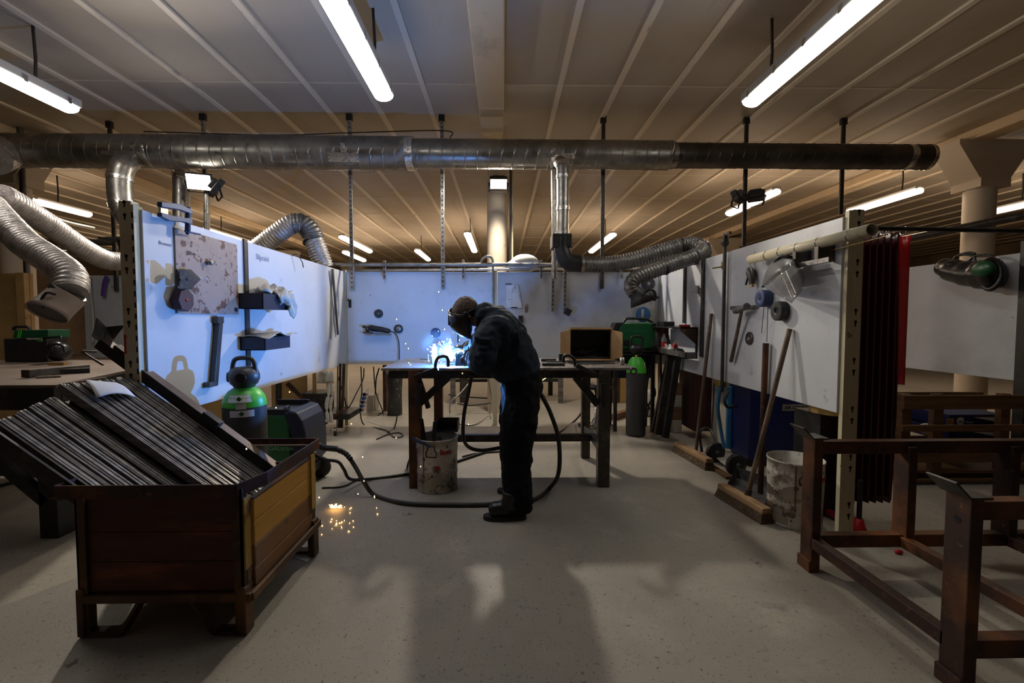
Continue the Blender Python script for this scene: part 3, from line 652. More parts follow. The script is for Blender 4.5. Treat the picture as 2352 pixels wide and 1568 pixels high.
for i in range(22):
    q = V((bx0 + .05 + (i % 8) * .036, 3.84 + rnd(.03), TZ + .035 + .018 * (i // 8) + rnd(.008))); k.bar(q + V((-.03, 0, 0)), q + V((.05, .06, .012)), .02, .012)
tag(obj('black_parts', k.box2((bx0 + .016, 3.79, TZ + .014), (bx1 - .016, 3.96, TZ + .03)), m_black, bev=.002), 'loose black parts heaped inside the cardboard box', 'parts', kind='stuff')

# ============================================================ THINGS ON THE LEFT PARTITION
LX = XL + .0105
def lp(px, py, off=0): return PX(px, py, LX + off)
a, b, c, d = lp(400, 512, .006), lp(543, 556, .006), lp(543, 722, .006), lp(404, 722, .006)
q = [V((LX + .001, a.y, 1.70)), V((LX + .001, b.y, 1.70)), V((LX + .001, b.y, c.z)), V((LX + .001, a.y, c.z))]
pl = thing('spotted_plate', 'spotted brown steel plate hung on the left partition', 'steel plate', V((LX, (a.y + b.y) / 2, c.z)))
obj('plate', MB().prism(q, (.008, 0, 0)), m_rusty_plate, pl)
for (s_, px, py, sz, m) in (('150 m', 428, 583, .03, m_ink), ('450 x 100', 458, 641, .02, m_white), ('29 44', 408, 708, .026, m_white), ('76', 404, 678, .02, m_ink)):
    text(s_, lp(px, py, .0125), (0, 1, 0), (0, 0, 1), sz, m, pl)
tl = bpy.data.objects['partition_panel']
text('Brouwer', lp(365, 560, .0012), (0, 1, 0), (0, 0, 1), .026, m_inkblue, tl)
text('Slijptafel', PX(588, 594, LX + .001), (0, 1, 0), (0, 0, 1), .055, m_inkblue, bpy.data.objects['partition_panel.001'])
# clamp over the partition top
t = thing('screw_clamp', 'blue iron screw clamp gripping the top of the left partition', 'clamp', lp(400, 500))
Xc = LX + .03
def lc(px, py): return PX(px, py, Xc)
obj('fixed_jaw', MB().prism([lc(360, 463), lc(404, 468), lc(432, 482), lc(432, 492), lc(404, 482), lc(360, 475)], (.025, 0, 0)), m_blueclamp, t, bev=.003)
obj('sliding_jaw', MB().prism([lc(360, 488), lc(382, 494), lc(415, 500), lc(432, 500), lc(432, 516), lc(414, 510), lc(380, 507), lc(360, 497)], (.025, 0, 0)), m_blueclamp, t, bev=.003)
obj('clamp_bar', MB().prism([lc(364, 472), lc(381, 474), lc(381, 496), lc(364, 492)], (.012, 0, 0)), m_galv, t)
obj('clamp_spindle', MB().tube([lc(427, 476) + V((.012, 0, 0)), lc(427, 488) + V((.012, 0, 0)), lc(426, 530) + V((.012, 0, 0)), lc(425, 538) + V((.012, 0, 0))], [.013, .013, .014, .007], 12), m_blueclamp, t)
obj('clamp_handle', MB().tube([lc(420, 531) + V((.012, 0, 0)), lc(455, 538) + V((.012, 0, 0))], .005, 8), m_blueclamp, t)
# angle magnets
for i, (px, lab) in enumerate(((424, 'grey arrow shaped welding magnet nearest the camera of three on the spotted plate'), (437, 'middle dark arrow shaped magnet of three on the spotted plate'), (444, 'rear dark arrow shaped magnet of three on the spotted plate'))):
    off = .008 + (2 - i) * .028
    poly = [(402, 618), (412, 618), (436, 641), (412, 664), (402, 664)]
    o_ = px - 424
    pts = [PX(x + o_ * .9, y, LX + .01 + off) for x, y in poly]
    k = thing('welding_magnet', lab, 'magnet', pts[3], 'arrow shaped magnets')
    obj('magnet_body', MB().prism(pts, (.022, 0, 0)), m_greydisc if i == 0 else m_blackmetal, k, bev=.004)
    if i == 0:
        for (x, y) in ((414, 641), (430, 641), (408, 622), (408, 660)): obj('rivet', MB().lathe([(.008, 0), (.006, .004), (.0001, .004)], PX(x, y, LX + .032 + off), (1, 0, 0), 10), m_black, k)
c = PX(429, 689, LX + .0545)
k = thing('welding_magnet', 'dark red seven sided magnet on the lower spotted plate', 'magnet', c)
obj('magnet_body', MB().prism([V((LX + .0095, c.y + .064 * math.cos(.45 + i * .8976), c.z + .064 * math.sin(.45 + i * .8976))) for i in range(7)], (.045, 0, 0)), m_darkred, k, bev=.003)
obj('rivet', MB().lathe([(.009, 0), (.009, .003), (.0001, .003)], V((LX + .0545, c.y, c.z)), (1, 0, 0), 12), m_redcloth, k)
c = lp(473, 603); tag(obj('plate_knob', MB().lathe([(.0001, .03), (.013, .03), (.016, .02), (.012, 0)], V((LX + .0095, c.y, c.z)), (1, 0, 0), 16), m_galv), 'small round steel knob in the middle of the spotted plate', 'knob')
c = lp(538, 711); tag(obj('bolt_head', MB().lathe([(.014, 0), (.014, .01), (.0001, .01)], V((LX + .0095, c.y, c.z)), (1, 0, 0), 6, False), m_navy), 'dark bolt head at the lower corner of the spotted plate', 'bolt')
# hanging angle bar
k = MB(); a, b = lp(496, 730), lp(483, 885)
k.bar(V((LX + .02, a.y, a.z)), V((LX + .02, b.y, b.z)), .038, .032, (1, 0, 0))
k2 = thing('angle_bar', 'dark steel angle bar hung on the left partition under the plate', 'steel bar', V((LX, b.y, b.z)))
obj('bar', k, m_darksteel, k2, bev=.002)
obj('hanging_lug', MB().box(V((LX + .02, a.y - .012, a.z - .012)), (.036, .06, .04)), m_darksteel, k2)
obj('foot_lug', MB().box(V((LX + .02, b.y - .03, b.z + .012)), (.036, .07, .03)), m_darksteel, k2)
# black trays
def tray(y0px, y1px, ytop, ybot, label, d=.17):
    a, b = PX(y0px, 700, LX), PX(y1px, 700, LX); zt, zb = PX(y0px, ytop, LX).z, PX(y0px, ybot, LX).z
    m = MB().box2((LX + .001, a.y, zb), (LX + d, b.y, zb + .006))
    for (p, q_) in (((LX + .001, a.y), (LX + d, a.y + .006)), ((LX + .001, b.y - .006), (LX + d, b.y)), ((LX + d - .006, a.y), (LX + d, b.y)), ((LX + .001, a.y), (LX + .006, b.y))):
        m.box2((*p, zb), (*q_, zt))
    return tag(obj('wall_tray', m, m_navy), label, 'tray'), a.y, b.y, zt, zb
_, ya, yb, zt, zb = tray(546, 617, 673, 709, 'upper black tray on the left partition, holding a crumpled rag')
def rag(name, c, r, m, label, cat, n=22, mm=16, amp=.3, drape=None):
    k = MB().ell(c, r, n, mm)
    for v in k.v:
        d = v - V(c); s = 1 + amp * (math.sin(d.x * 120 + d.z * 90) * .4 + math.sin(d.y * 110 - d.z * 140) * .4 + rnd(.35))
        v[:] = V(c) + d * s
    return tag(obj(name, k, m), label, cat)
k = MB().ell((LX + .085, ya + .28, zt + .02), (.075, .17, .055), 26, 16).ell((LX + .17, yb - .12, zt - .01), (.045, .10, .06), 20, 12).ell((LX + .195, yb - .04, zt - .07), (.02, .06, .1), 16, 12)
for v in k.v: v += V((.008 * math.sin(v.y * 70 + v.z * 40), .012 * math.sin(v.z * 80 + v.x * 50), .014 * math.sin(v.y * 60 + v.x * 90)))
tag(obj('crumpled_rag', k, m_foilcloth), 'crumpled dirty rag spilling out of the upper black tray', 'rag')
_, ya, yb, zt, zb = tray(549, 612, 775, 805, 'lower black tray on the left partition, covered with a grubby sheet')
k = MB(); rows = []
for i in range(9):
    rows.append([V((LX + .002 + .2 * j / 8, ya - .02 + (yb - ya + .09) * i / 8, zt + .008 + .018 * math.sin(i * 1.3 + j * .6) * (j / 8) + (.015 if 2 < i < 6 else 0))) for j in range(9)])
tag(obj('grubby_sheet', k.grid(rows), m_cloth, solid=.004), 'grubby paper sheet lying over the lower black tray', 'sheet')
# thin bars at the far end of the left partition
a, b = lp(757, 618), lp(772, 768)
tag(obj('flat_bar', MB().bar(V((LX + .03, a.y, a.z)), V((LX + .02, b.y, b.z)), .035, .012, (1, 0, 0)), m_darksteel), 'long flat steel bar leaning down the far left partition', 'steel bar')
a, b = lp(762, 618), lp(759, 778)
tag(obj('thin_rod', MB().bar(V((LX + .01, a.y - .02, a.z)), V((LX + .01, b.y - .02, b.z)), .01, .01, (1, 0, 0)), m_steel), 'thin upright rod beside the long flat bar', 'steel rod')
a = lp(671, 592); tag(obj('wire_hook', MB().tube(spline([a + V((.0, 0, .02)), a + V((.03, .02, .03)), a + V((.05, .07, -.02)), a + V((.05, .1, -.07))], 5), .004, 6), m_black), 'small black wire hook on the left partition top', 'hook')

# ============================================================ THINGS ON THE BACK PARTITION
BY = YB - .0105
def bp(px, py, off=0): return P(px, py, BY - off)
def disc(c, ax, prof, m, label, name='grinding_disc', cat='disc', n=28, hub=None):
    c = V(c); t = thing(name, label, cat, c)
    obj('disc_face', MB().lathe(prof, c, ax, n), m, t)
    if hub: obj('disc_hub', MB().lathe(hub[0], c, ax, 16), hub[1], t)
    return t
YD = (0, -1, 0)
disc(bp(870, 720), YD, [(.049, 0), (.049, .012), (.03, .015), (.008, .015)], m_greydisc, 'black grinding disc above the angle grinder', hub=([(.008, .012), (.0001, .014)], m_galv))
disc(bp(916, 755), YD, [(.049, 0), (.05, .02), (.032, .024), (.02, .012), (.0001, .012)], m_greydisc, 'bristly wheel brush right of the angle grinder', hub=([(.028, .02), (.02, .025), (.0001, .024)], m_galv))
disc(bp(1001, 764), YD, [(.056, 0), (.056, .018), (.0001, .022)], m_blueplast, 'round dark pad on the blue lit sheet above the spray can')
disc(bp(1488, 652), YD, [(.075, 0), (.075, .03), (.05, .035), (.02, .03), (.0001, .03)], m_greydisc, 'grey round pad behind the lower grey hose', hub=([(.02, .032), (.0001, .036)], m_galv))
t = thing('angle_grinder', 'black angle grinder hung on the blue lit back sheet', 'angle grinder', bp(868, 770))
Yg = 5.11
def g(px, py): return P(px, py, Yg)
obj('grinder_body', MB().tube([g(846, 752), g(852, 753), g(862, 755), g(878, 757), g(893, 760), g(897, 761)], [.02, .035, .033, .03, .026, .016], 14), m_black, t)
obj('gear_head', MB().lathe([(.0001, -.02), (.024, -.02), (.026, .02), (.018, .045), (.0001, .05)], g(844, 753), (0, 0, -1), 14).ell(g(836, 750), (.02, .02, .016)), m_darksteel, t)
obj('guard', MB().lathe([(.016, .05), (.055, .05), (.055, .062), (.0001, .062)], g(845, 752), (0, 0, -1), 20), m_darksteel, t)
obj('hanger_shelf', MB().box2((g(845, 760).x, Yg - .02, g(0, 770).z - .004), (g(895, 760).x, BY, g(0, 767).z)), m_galv, t)
obj('power_cord', MB().tube(spline([g(897, 761), g(908, 765), g(915, 780), g(917, 800), g(917, 826)], 8), .006, 6), m_rubber, t)
def hook(c, m, label, d=(0, -1, 0)):
    c, d = V(c), V(d); s = d.cross(V((0, 0, 1)))
    t = thing('wall_hook', label, 'hook', c)
    obj('hook_plate', MB().box(c + d * .004, (.03 if abs(d.y) > .5 else .01, .008 if abs(d.y) > .5 else .03, .09)), m, t)
    obj('hook_prong', MB().tube(spline([c + d * .005 + V((0, 0, .03)), c + d * .05 + V((0, 0, .025)), c + d * .07 + V((0, 0, .05))], 5), .007, 8), m, t)
hook(bp(804, 697), m_blackmetal, 'small black hook in the left corner of the back sheet')
hook(bp(1209, 708), m_chrome, 'shiny bracket right of the warning notice')
tag(obj('dark_block', MB().box(bp(1196, 733, .03), (.05, .05, .085)), m_blackmetal, bev=.004), 'dark block on the back sheet just behind the welder back', 'block')
tag(obj('wall_lug', MB().box(bp(1052, 775, .008), (.014, .014, .11)), m_blackmetal), 'thin black lug on the back sheet below the helmet', 'lug')
# warning notice
no = thing('warning_notice', 'white warning notice with a triangle sign on the back partition', 'notice', bp(1180, 708))
a = [bp(1162, 655, .003), bp(1163, 706, .003), bp(1199, 707, .012), bp(1196, 694, .01), bp(1181, 654, .003)]
obj('paper', MB().prism(a, (0, .0008, 0)), m_white, no)
obj('curled_corner', MB().prism([bp(1181, 654, .004), bp(1190, 653, .018), bp(1200, 706, .014), bp(1196, 694, .011)], (0, .0008, 0)), m_cloth, no)
obj('magnet_strip', MB().box(bp(1168, 652, .007), (.07, .008, .009)), m_black, no); obj('magnet_strip', MB().box(bp(1181, 706, .016), (.07, .008, .012)), m_black, no)
tri = [bp(1181, 657, .005), bp(1175.5, 668.5, .005), bp(1187, 668.5, .005)]
obj('warning_triangle', MB().bar(tri[0], tri[1], .0035, .001, (0, 1, 0)).bar(tri[1], tri[2], .0035, .001, (0, 1, 0)).bar(tri[2], tri[0], .0035, .001, (0, 1, 0)).box(bp(1181.2, 663, .005), (.0045, .001, .02)).box(bp(1181.2, 666.6, .005), (.0045, .001, .004)), m_ink, no)
for i, (x0, x1, y) in enumerate(((1175, 1187, 671.5), (1173, 1188, 676.8), (1175, 1187, 682.3), (1166, 1191, 687.6), (1173, 1190, 693.3), (1174, 1190, 698.6))):
    obj('printed_line', MB().box2(bp(x0, y - .8, .006), bp(x1, y + .6, .0055)), m_inkblue, no)

# ============================================================ GREEN WIRE WELDER, CYLINDER, CORNER
def cyl(base, r, zs, zt, label, top=m_lime, body=m_cyl, name='gas_cylinder'):
    t = thing(name, label, 'gas cylinder', base, 'gas cylinders')
    obj('cylinder_body', MB().lathe([(.0001, 0), (r * .93, 0), (r, .03), (r, zs)], base, n=32), body, t)
    h = zt - zs
    obj('shoulder', MB().lathe([(r, zs), (r * .985, zs + h * .25), (r * .9, zs + h * .52), (r * .72, zs + h * .78), (r * .5, zs + h * .94), (r * .44, zs + h)], base, n=32), top, t)
    return t
Yw = 4.86
def w_(px, py, Y=Yw): return P(px, py, Y)
t = thing('wire_welder', 'green wire feed welder in the corner behind the cardboard box', 'welding machine', w_(1460, 803))
m_greenbox = m_green
body = [w_(1426, 748), w_(1434, 741), w_(1500, 741), w_(1506, 747), w_(1506, 800), w_(1420, 802), w_(1420, 765)]
obj('case', MB().prism(body, (0, .2, 0)), m_green, t, bev=.01)
obj('front_panel', MB().prism([w_(1408, 760, Yw + .005), w_(1414, 741, Yw + .005), w_(1433, 740, Yw + .005), w_(1422, 762, Yw + .005), w_(1422, 802, Yw + .005), w_(1410, 802, Yw + .005)], (0, .19, 0)), m_black, t, bev=.006)
obj('carry_handle', MB().tube(spline([w_(1432, 741, Yw + .1), w_(1438, 733, Yw + .1), w_(1446, 731, Yw + .1), w_(1482, 732, Yw + .1), w_(1493, 737, Yw + .1), w_(1500, 741, Yw + .1)], 5), .014, 8), m_black, t)
obj('latch_panel', MB().box2(w_(1433, 781, Yw - .012), w_(1449, 793, Yw)), m_black, t)
for (x, y) in ((1502, 746), (1502, 798)): obj('corner_guard', MB().box(w_(x, y, Yw - .002), (.05, .02, .045)), m_black, t, bev=.012)
text('micro/winc', w_(1429, 763.5, Yw - .004), (1, 0, 0), (0, 0, 1), .062, mat('faded green lettering', (.02, .22, .09), .5), t)
obj('base_tray', MB().box2(w_(1408, 803, Yw - .03), w_(1523, 808, Yw + .22)), m_black, t)
obj('cable_bracket', MB().box2(w_(1505, 800, Yw - .04), w_(1534, 806, Yw)).box2(w_(1528, 795, Yw - .04), w_(1534, 806, Yw)), m_black, t)
st = thing('welder_stand', 'dark trolley frame carrying the green wire welder', 'trolley', F(1470, 1000))
zt_ = w_(1460, 808).z
obj('shelf', MB().box2((w_(1408, 770).x, Yw - .03, zt_ - .03), (w_(1523, 770).x, Yw + .26, zt_ - .002)), m_blackmetal, st)
for x in (1414, 1500):
    for yy in (Yw - .01, Yw + .23): obj('leg', MB().box((w_(x, 770).x, yy, (zt_ - .03) / 2), (.035, .035, zt_ - .03)), m_blackmetal, st)
obj('back_plate', MB().box2((w_(1410, 770).x, Yw + .2, .55), (w_(1510, 770).x, Yw + .21, zt_ - .04)), m_navy, st)
b = F(1461, 1000); b.y = 4.68; b.x = P(1461, 900, 4.68).x; b.z = 0
cr = .101
t = cyl(b, cr, .66, .82, 'tall dark gas cylinder with green shoulder beside the bench', top=m_lime)
t2 = b + V((0, 0, .80))
obj('valve', MB().lathe([(.018, 0), (.018, .05), (.011, .05), (.011, .1), (.018, .1), (.018, .12), (.0001, .12)], b + V((0, 0, .81)), n=12).tube([b + V((0, 0, .89)), b + V((0, -.05, .89))], .008, 8), m_brass, t)
obj('valve_guard', MB().tube(spline([b + V((-.06, 0, .93)), b + V((-.06, 0, 1.0)), b + V((-.04, 0, 1.03)), b + V((.04, 0, 1.03)), b + V((.06, 0, 1.0)), b + V((.06, 0, .93))], 5), .012, 8).ell(b + V((0, 0, .90)), (.075, .06, .055)), m_black, t)
obj('label_tag', MB().box(b + V((.062, -.078, .745)), (.012, .004, .05), Matrix.Rotation(.7, 3, 'Z')), m_white, t)
# blue-white cloth pad and papers
pad = thing('wall_pad', 'round blue pad with pale centre behind the black hood', 'pad', bp(1478, 725))
obj('pad_face', MB().lathe([(.085, 0), (.085, .02), (.06, .03), (.0001, .03)], bp(1476, 722), YD, 24), m_bluepad, pad)
obj('pad_strip', MB().box(bp(1476, 722, .035), (.03, .004, .12)), m_cloth, pad)
tag(obj('hanging_paper', MB().prism([bp(1458, 690, .012), bp(1506, 690, .012), bp(1506, 741, .012), bp(1455, 741, .012)], (0, .002, 0)), m_cloth), 'beige paper sheet pinned behind the blue pad', 'paper')
pipe('power_cable', spline([w_(1504, 750), w_(1512, 757), w_(1516, 790), w_(1518, 850), P(1522, 930, 4.8), F(1516, 985) + V((0, 0, .01))], 8), .012, m_rubber, 'black cable hanging from the rear of the wire welder', 'cable')
pipe('hanging_hose', spline([P(1494, 840, 4.95), P(1487, 880, 4.95), P(1484, 920, 4.95), P(1500, 950, 4.9)], 8), .01, m_rubber, 'black hose curling down beside the tall cylinder', 'hose')
pipe('hanging_hose', spline([P(1486, 835, 4.97), P(1498, 875, 4.97), P(1505, 905, 4.97), P(1492, 925, 4.97), P(1486, 955, 4.9)], 8), .009, m_rubber, 'thin black hose crossing behind the tall cylinder', 'hose')
# dark bars leaning in the right corner
for (p, q_, w, lab) in ((P(1547, 795, 4.66), F(1512, 1005), .085, 'tall dark channel bar leaning in the right corner'), (P(1560, 800, 4.5), F(1528, 1012), .06, 'second dark bar leaning in the right corner behind the channel'), (P(1535, 830, 4.8), F(1500, 1000), .05, 'shortest dark bar leaning by the corner post')):
    q_ = V((q_.x, q_.y, .03)); tag(obj('leaning_bar', MB().bar(p, q_, w, .05, (0, 1, 0)), m_darksteel if w > .07 else m_blackmetal, bev=.003), lab, 'steel bar', 'bars leaning in the right corner')

# ============================================================ THINGS ON THE RIGHT PARTITION
RX = XR - .0105
def rq(px, py, off=0): return PX(px, py, RX - off)
XD = (-1, 0, 0)
# corner shelf
a, b = rq(1540, 745), rq(1611, 745); zs = PX(1535, 750, RX - .16).z
t = thing('corner_shelf', 'dark two tier steel shelf on the right partition', 'shelf', V((RX, (a.y + b.y) / 2, zs - .32)))
ys = sorted((a.y, b.y)); ys = [ys[0], ys[1]]
obj('shelf_board', MB().box2((RX - .19, ys[0], zs - .012), (RX - .03, ys[1], zs)), m_darksteel, t)
for yy in ys: obj('side_bracket', MB().prism([(RX - .03, yy, zs), (RX - .19, yy, zs), (RX - .19, yy, zs - .03), (RX - .03, yy, zs - .17)], (0, .006, 0)), m_rust, t)
z2 = rq(1600, 822).z
obj('shelf_tray', MB().box2((RX - .14, ys[0], z2), (RX - .03, ys[1], z2 + .008)).box2((RX - .14, ys[0], z2), (RX - .134, ys[1], z2 + .06)).box2((RX - .14, ys[0], z2), (RX - .03, ys[0] + .006, z2 + .06)).box2((RX - .14, ys[1] - .006, z2), (RX - .03, ys[1], z2 + .06)), m_steel, t)
for yy in (ys[0], ys[1] - .03): obj('hanger', MB().box2((RX - .04, yy, z2), (RX - .03, yy + .03, zs)), m_blackmetal, t)
tag(obj('black_box', MB().box2((RX - .16, ys[1] - .25, zs + .001), (RX - .05, ys[1] - .03, zs + .05)), m_black, bev=.004), 'low black box standing on the corner shelf', 'box')
tag(obj('red_tape', MB().lathe([(.02, 0), (.05, 0), (.05, .022), (.02, .022), (.02, 0)], (RX - .10, ys[0] + .13, zs + .001), n=20), m_red), 'bright red roll on the corner shelf', 'tape roll')
yb_ = ys[1] - .1
bt = thing('drink_bottle', 'clear plastic drink bottle with red label in the lower shelf tray', 'bottle', (RX - .1, yb_, z2 + .009))
obj('bottle_body', MB().lathe([(.0001, 0), (.026, 0), (.03, .02), (.03, .12), (.027, .14), (.014, .175), (.011, .2)], (RX - .1, yb_, z2 + .009), n=18), m_bottle, bt)
obj('bottle_label', MB().lathe([(.0305, .06), (.0305, .115)], (RX - .1, yb_, z2 + .009), n=18), m_red, bt)
obj('bottle_cap', MB().lathe([(.012, .2), (.012, .22), (.0001, .22)], (RX - .1, yb_, z2 + .009), n=12), m_black, bt)
for i, (dy, r, m, lab) in enumerate(((.16, .045, m_cloth, 'crumpled pale wrapper beside the drink bottle'), (.27, .04, m_white, 'crumpled white wrapper in the middle of the shelf tray'), (.3, .028, m_redcloth, 'crumpled red and white wrapper on the shelf tray'))):
    rag('wrapper', (RX - .085 + (.02 if i == 2 else 0), ys[1] - dy, z2 + .055 + (.03 if i == 2 else 0)), (r * .9, r, r), m, lab, 'wrapper', 14, 10, .5)
c = rq(1608, 665); tag(obj('wall_plate', MB().box(c + V((-.035, 0, 0)), (.012, .1, .075), Matrix.Rotation(.08, 3, 'X')), m_steel), 'small square steel plate on the dark upright bar', 'plate')
hk = thing('wall_hook', 'small brass coloured peg bracket on the right partition', 'hook', rq(1660, 610))
c = rq(1663, 609); obj('hook_plate', MB().box(c + V((-.006, 0, 0)), (.01, .05, .06)), m_brass, hk)
obj('hook_prong', MB().bar(c + V((-.01, .0, -.012)), c + V((-.075, .04, -.02)), .012, .01), m_brass, hk)
# air pipe with valve
a, b = rq(1690, 560, .03), rq(1676, 890, .03); yv = 3.62
pv = thing('air_supply_pipe', 'upright dark air pipe with a valve on the right partition', 'pipe', (RX - .03, yv, .62))
obj('pipe', MB().tube([(RX - .03, yv, .62), (RX - .03, yv, 1.80)], .014, 10), m_darksteel, pv)
obj('valve', MB().lathe([(.022, 0), (.03, .02), (.03, .05), (.02, .07), (.02, .09)], (RX - .03, yv, 1.79), n=14).box((RX - .03, yv - .03, 1.88), (.02, .1, .02)), m_darksteel, pv)
pipe('air_hose', spline([(RX - .05, yv - .01, .66), (RX - .06, yv, .5), (RX - .03, yv + .02, .35), (RX + .0, yv, .16)], 6), .014, mat('blue hose', (.02, .14, .3), .5), 'blue hose hanging below the air pipe', 'hose')
pipe('conduit_line', [rq(1733, 577, .006), rq(1733, 640, .006)], .0022, m_cloth, 'thin line running down to the air gun', 'line')
# air blow gun
t = thing('air_gun', 'grey air blow gun hanging on the right partition', 'air gun', rq(1725, 660))
def r4(px, py): return rq(px, py, .035)
obj('gun_body', MB().tube([r4(1722, 616), r4(1724, 626), r4(1727, 640), r4(1728, 652)], [.02, .032, .024, .02], 12), m_darksteel, t)
obj('trigger', MB().tube(spline([r4(1720, 628), r4(1717, 640), r4(1713, 654)], 5), .007, 8), m_black, t)
obj('gun_nozzle', MB().tube([r4(1724, 616), r4(1719, 594)], .006, 8), m_steel, t)
obj('coupler', MB().tube([r4(1728, 650), r4(1728, 659)], .013, 10), m_brass, t)
# face shield
t = thing('face_shield', 'smoked face shield hanging from the cream tube', 'face shield', rq(1800, 694))
c0 = rq(1800, 640, .14)
Ysh = c0.y
def fs(px, py, off): return PX(px, py, RX - off)
rows = []
edge0 = [(1752, 656), (1760, 649), (1790, 625), (1815, 603), (1828, 596)]
edge1 = [(1757, 660), (1775, 672), (1818, 696), (1842, 668), (1850, 640)]
for i in range(13):
    s_ = i / 12; row = []
    def at(e):
        q = s_ * (len(e) - 1); j = min(int(q), len(e) - 2); f = q - j; return (e[j][0] * (1 - f) + e[j + 1][0] * f, e[j][1] * (1 - f) + e[j + 1][1] * f)
    A, B = at(edge0), at(edge1)
    for j in range(9):
        f = j / 8; bul = .05 + .16 * math.sin(math.pi * (.08 + .84 * s_))
        row.append(fs(A[0] * (1 - f) + B[0] * f, A[1] * (1 - f) + B[1] * f, bul))
    rows.append(row)
obj('visor', MB().grid(rows), m_shield, t, solid=.002)
rows = []
for i in range(13):
    s_ = i / 12; A = at(edge0); row = []
    ax_, ay_ = 1752 + (1828 - 1752) * s_, 657 + (594 - 657) * s_
    for j in range(8):
        f = j / 7; h_ = math.sin(math.pi * s_) ** .7
        row.append(fs(ax_ - 13 * h_ * f, ay_ - 30 * h_ * f + 4 * f, .05 + .16 * math.sin(math.pi * (.08 + .84 * s_)) * (1 - .75 * f * f)))
    rows.append(row)
obj('brow_guard', MB().grid(rows), m_greyplast, t, solid=.004)
obj('brow_rim', MB().tube(spline([fs(1752, 658, .07), fs(1775, 640, .17), fs(1800, 620, .2), fs(1820, 602, .12), fs(1829, 594, .06)], 6), .009, 8), m_black, t)
obj('head_band', MB().tube(spline([fs(1778, 612, .08), fs(1783, 598, .12), fs(1795, 588, .12), fs(1812, 590, .1), fs(1828, 600, .06)], 6), .011, 8).tube(spline([fs(1786, 600, .07), fs(1800, 592, .05), fs(1815, 592, .04)], 5), .009, 8), m_black, t)
# discs
def rdisc(px, py, r, th, m, label, hub=None): return disc(rq(px, py, .001), XD, [(r, 0), (r, th), (r * .95, th + .003), (r * .35, th + .003), (.012, th - .004), (.0001, th - .004)], m, label, hub=hub)
rdisc(1765, 685, .058, .06, m_blueplast, 'dark blue disc hung under the face shield', ([(.012, .062), (.0001, .064)], m_black))
rdisc(1801, 714, .062, .05, m_greydisc, 'grey grinding wheel stack hung below the face shield', ([(.03, .0535), (.016, .055), (.016, .045), (.0001, .045)], m_black))
rdisc(1722, 777, .048, .006, m_darksteel, 'thin brown cutting disc on the right partition', ([(.012, .008), (.0001, .0085)], m_chrome))
pipe('thin_wire', [rq(1756, 693, .07), rq(1749, 765, .01)], .0022, m_darksteel, 'thin wire below the dark blue disc', 'wire', n=5)
pipe('thin_wire', [rq(1764, 705, .03), rq(1761, 785, .02)], .0022, m_black, 'thin wire running down to the dark upright tube', 'wire', n=5)
# hammer on its rack
t = thing('chipping_hammer', 'long handled hammer hung on the right partition', 'hammer', rq(1700, 720))
obj('rack_strip', MB().prism([rq(1680, 703), rq(1743, 700), rq(1743, 707), rq(1680, 711)], (-.012, 0, 0)), m_steel, t)
obj('hammer_head', MB().tube([rq(1688, 715, .07), rq(1694, 713, .07), rq(1706, 708, .07), rq(1716, 703, .07)], [.02, .024, .02, .026], 12), m_steel, t)
obj('handle', MB().tube([rq(1704, 710, .06), rq(1693, 765, .04), rq(1679, 830, .03)], [.012, .013, .015], 10), m_handle, t)
# cream tube bracketed to the partition
t = thing('cream_tube', 'long cream painted tube along the top of the right partition', 'tube', rq(1800, 590))
a, b = PX(1724, 596, RX - .075), PX(2003, 527, RX - .075); zt = (a.z + b.z) / 2
obj('tube', MB().lathe([(.026, 0), (.03, .0), (.03, a.y - b.y), (.026, a.y - b.y), (.026, 0)], (RX - .075, b.y, zt), (0, 1, 0), 18), m_cream_tube, t)
for (px, py) in ((1834, 566), (1886, 553)):
    q_ = PX(px, py, RX - .07); obj('tube_bracket', MB().box((RX - .05, q_.y, zt - .05), (.09, .03, .1)), m_darksteel, t)
for f in (.12, .33, .5, .66, .8): obj('wire_band', MB().lathe([(.0315, 0), (.0315, .006)], (RX - .075, b.y + (a.y - b.y) * f, zt), (0, 1, .15), 16), m_darksteel, t)
c1, c2 = PX(1828, 600, RX - .09), PX(1908, 579, RX - .09)
obj('bracket_bar', MB().bar((RX - .09, c1.y, zt - .105), (RX - .09, c2.y, zt - .105), .02, .026), m_steel, t)
pipe('thin_wire', [PX(1870, 585, RX - .04), PX(2040, 541, RX - .02)], .002, m_brass, 'thin wire stretched from the cream tube to the curtain', 'wire', n=5)
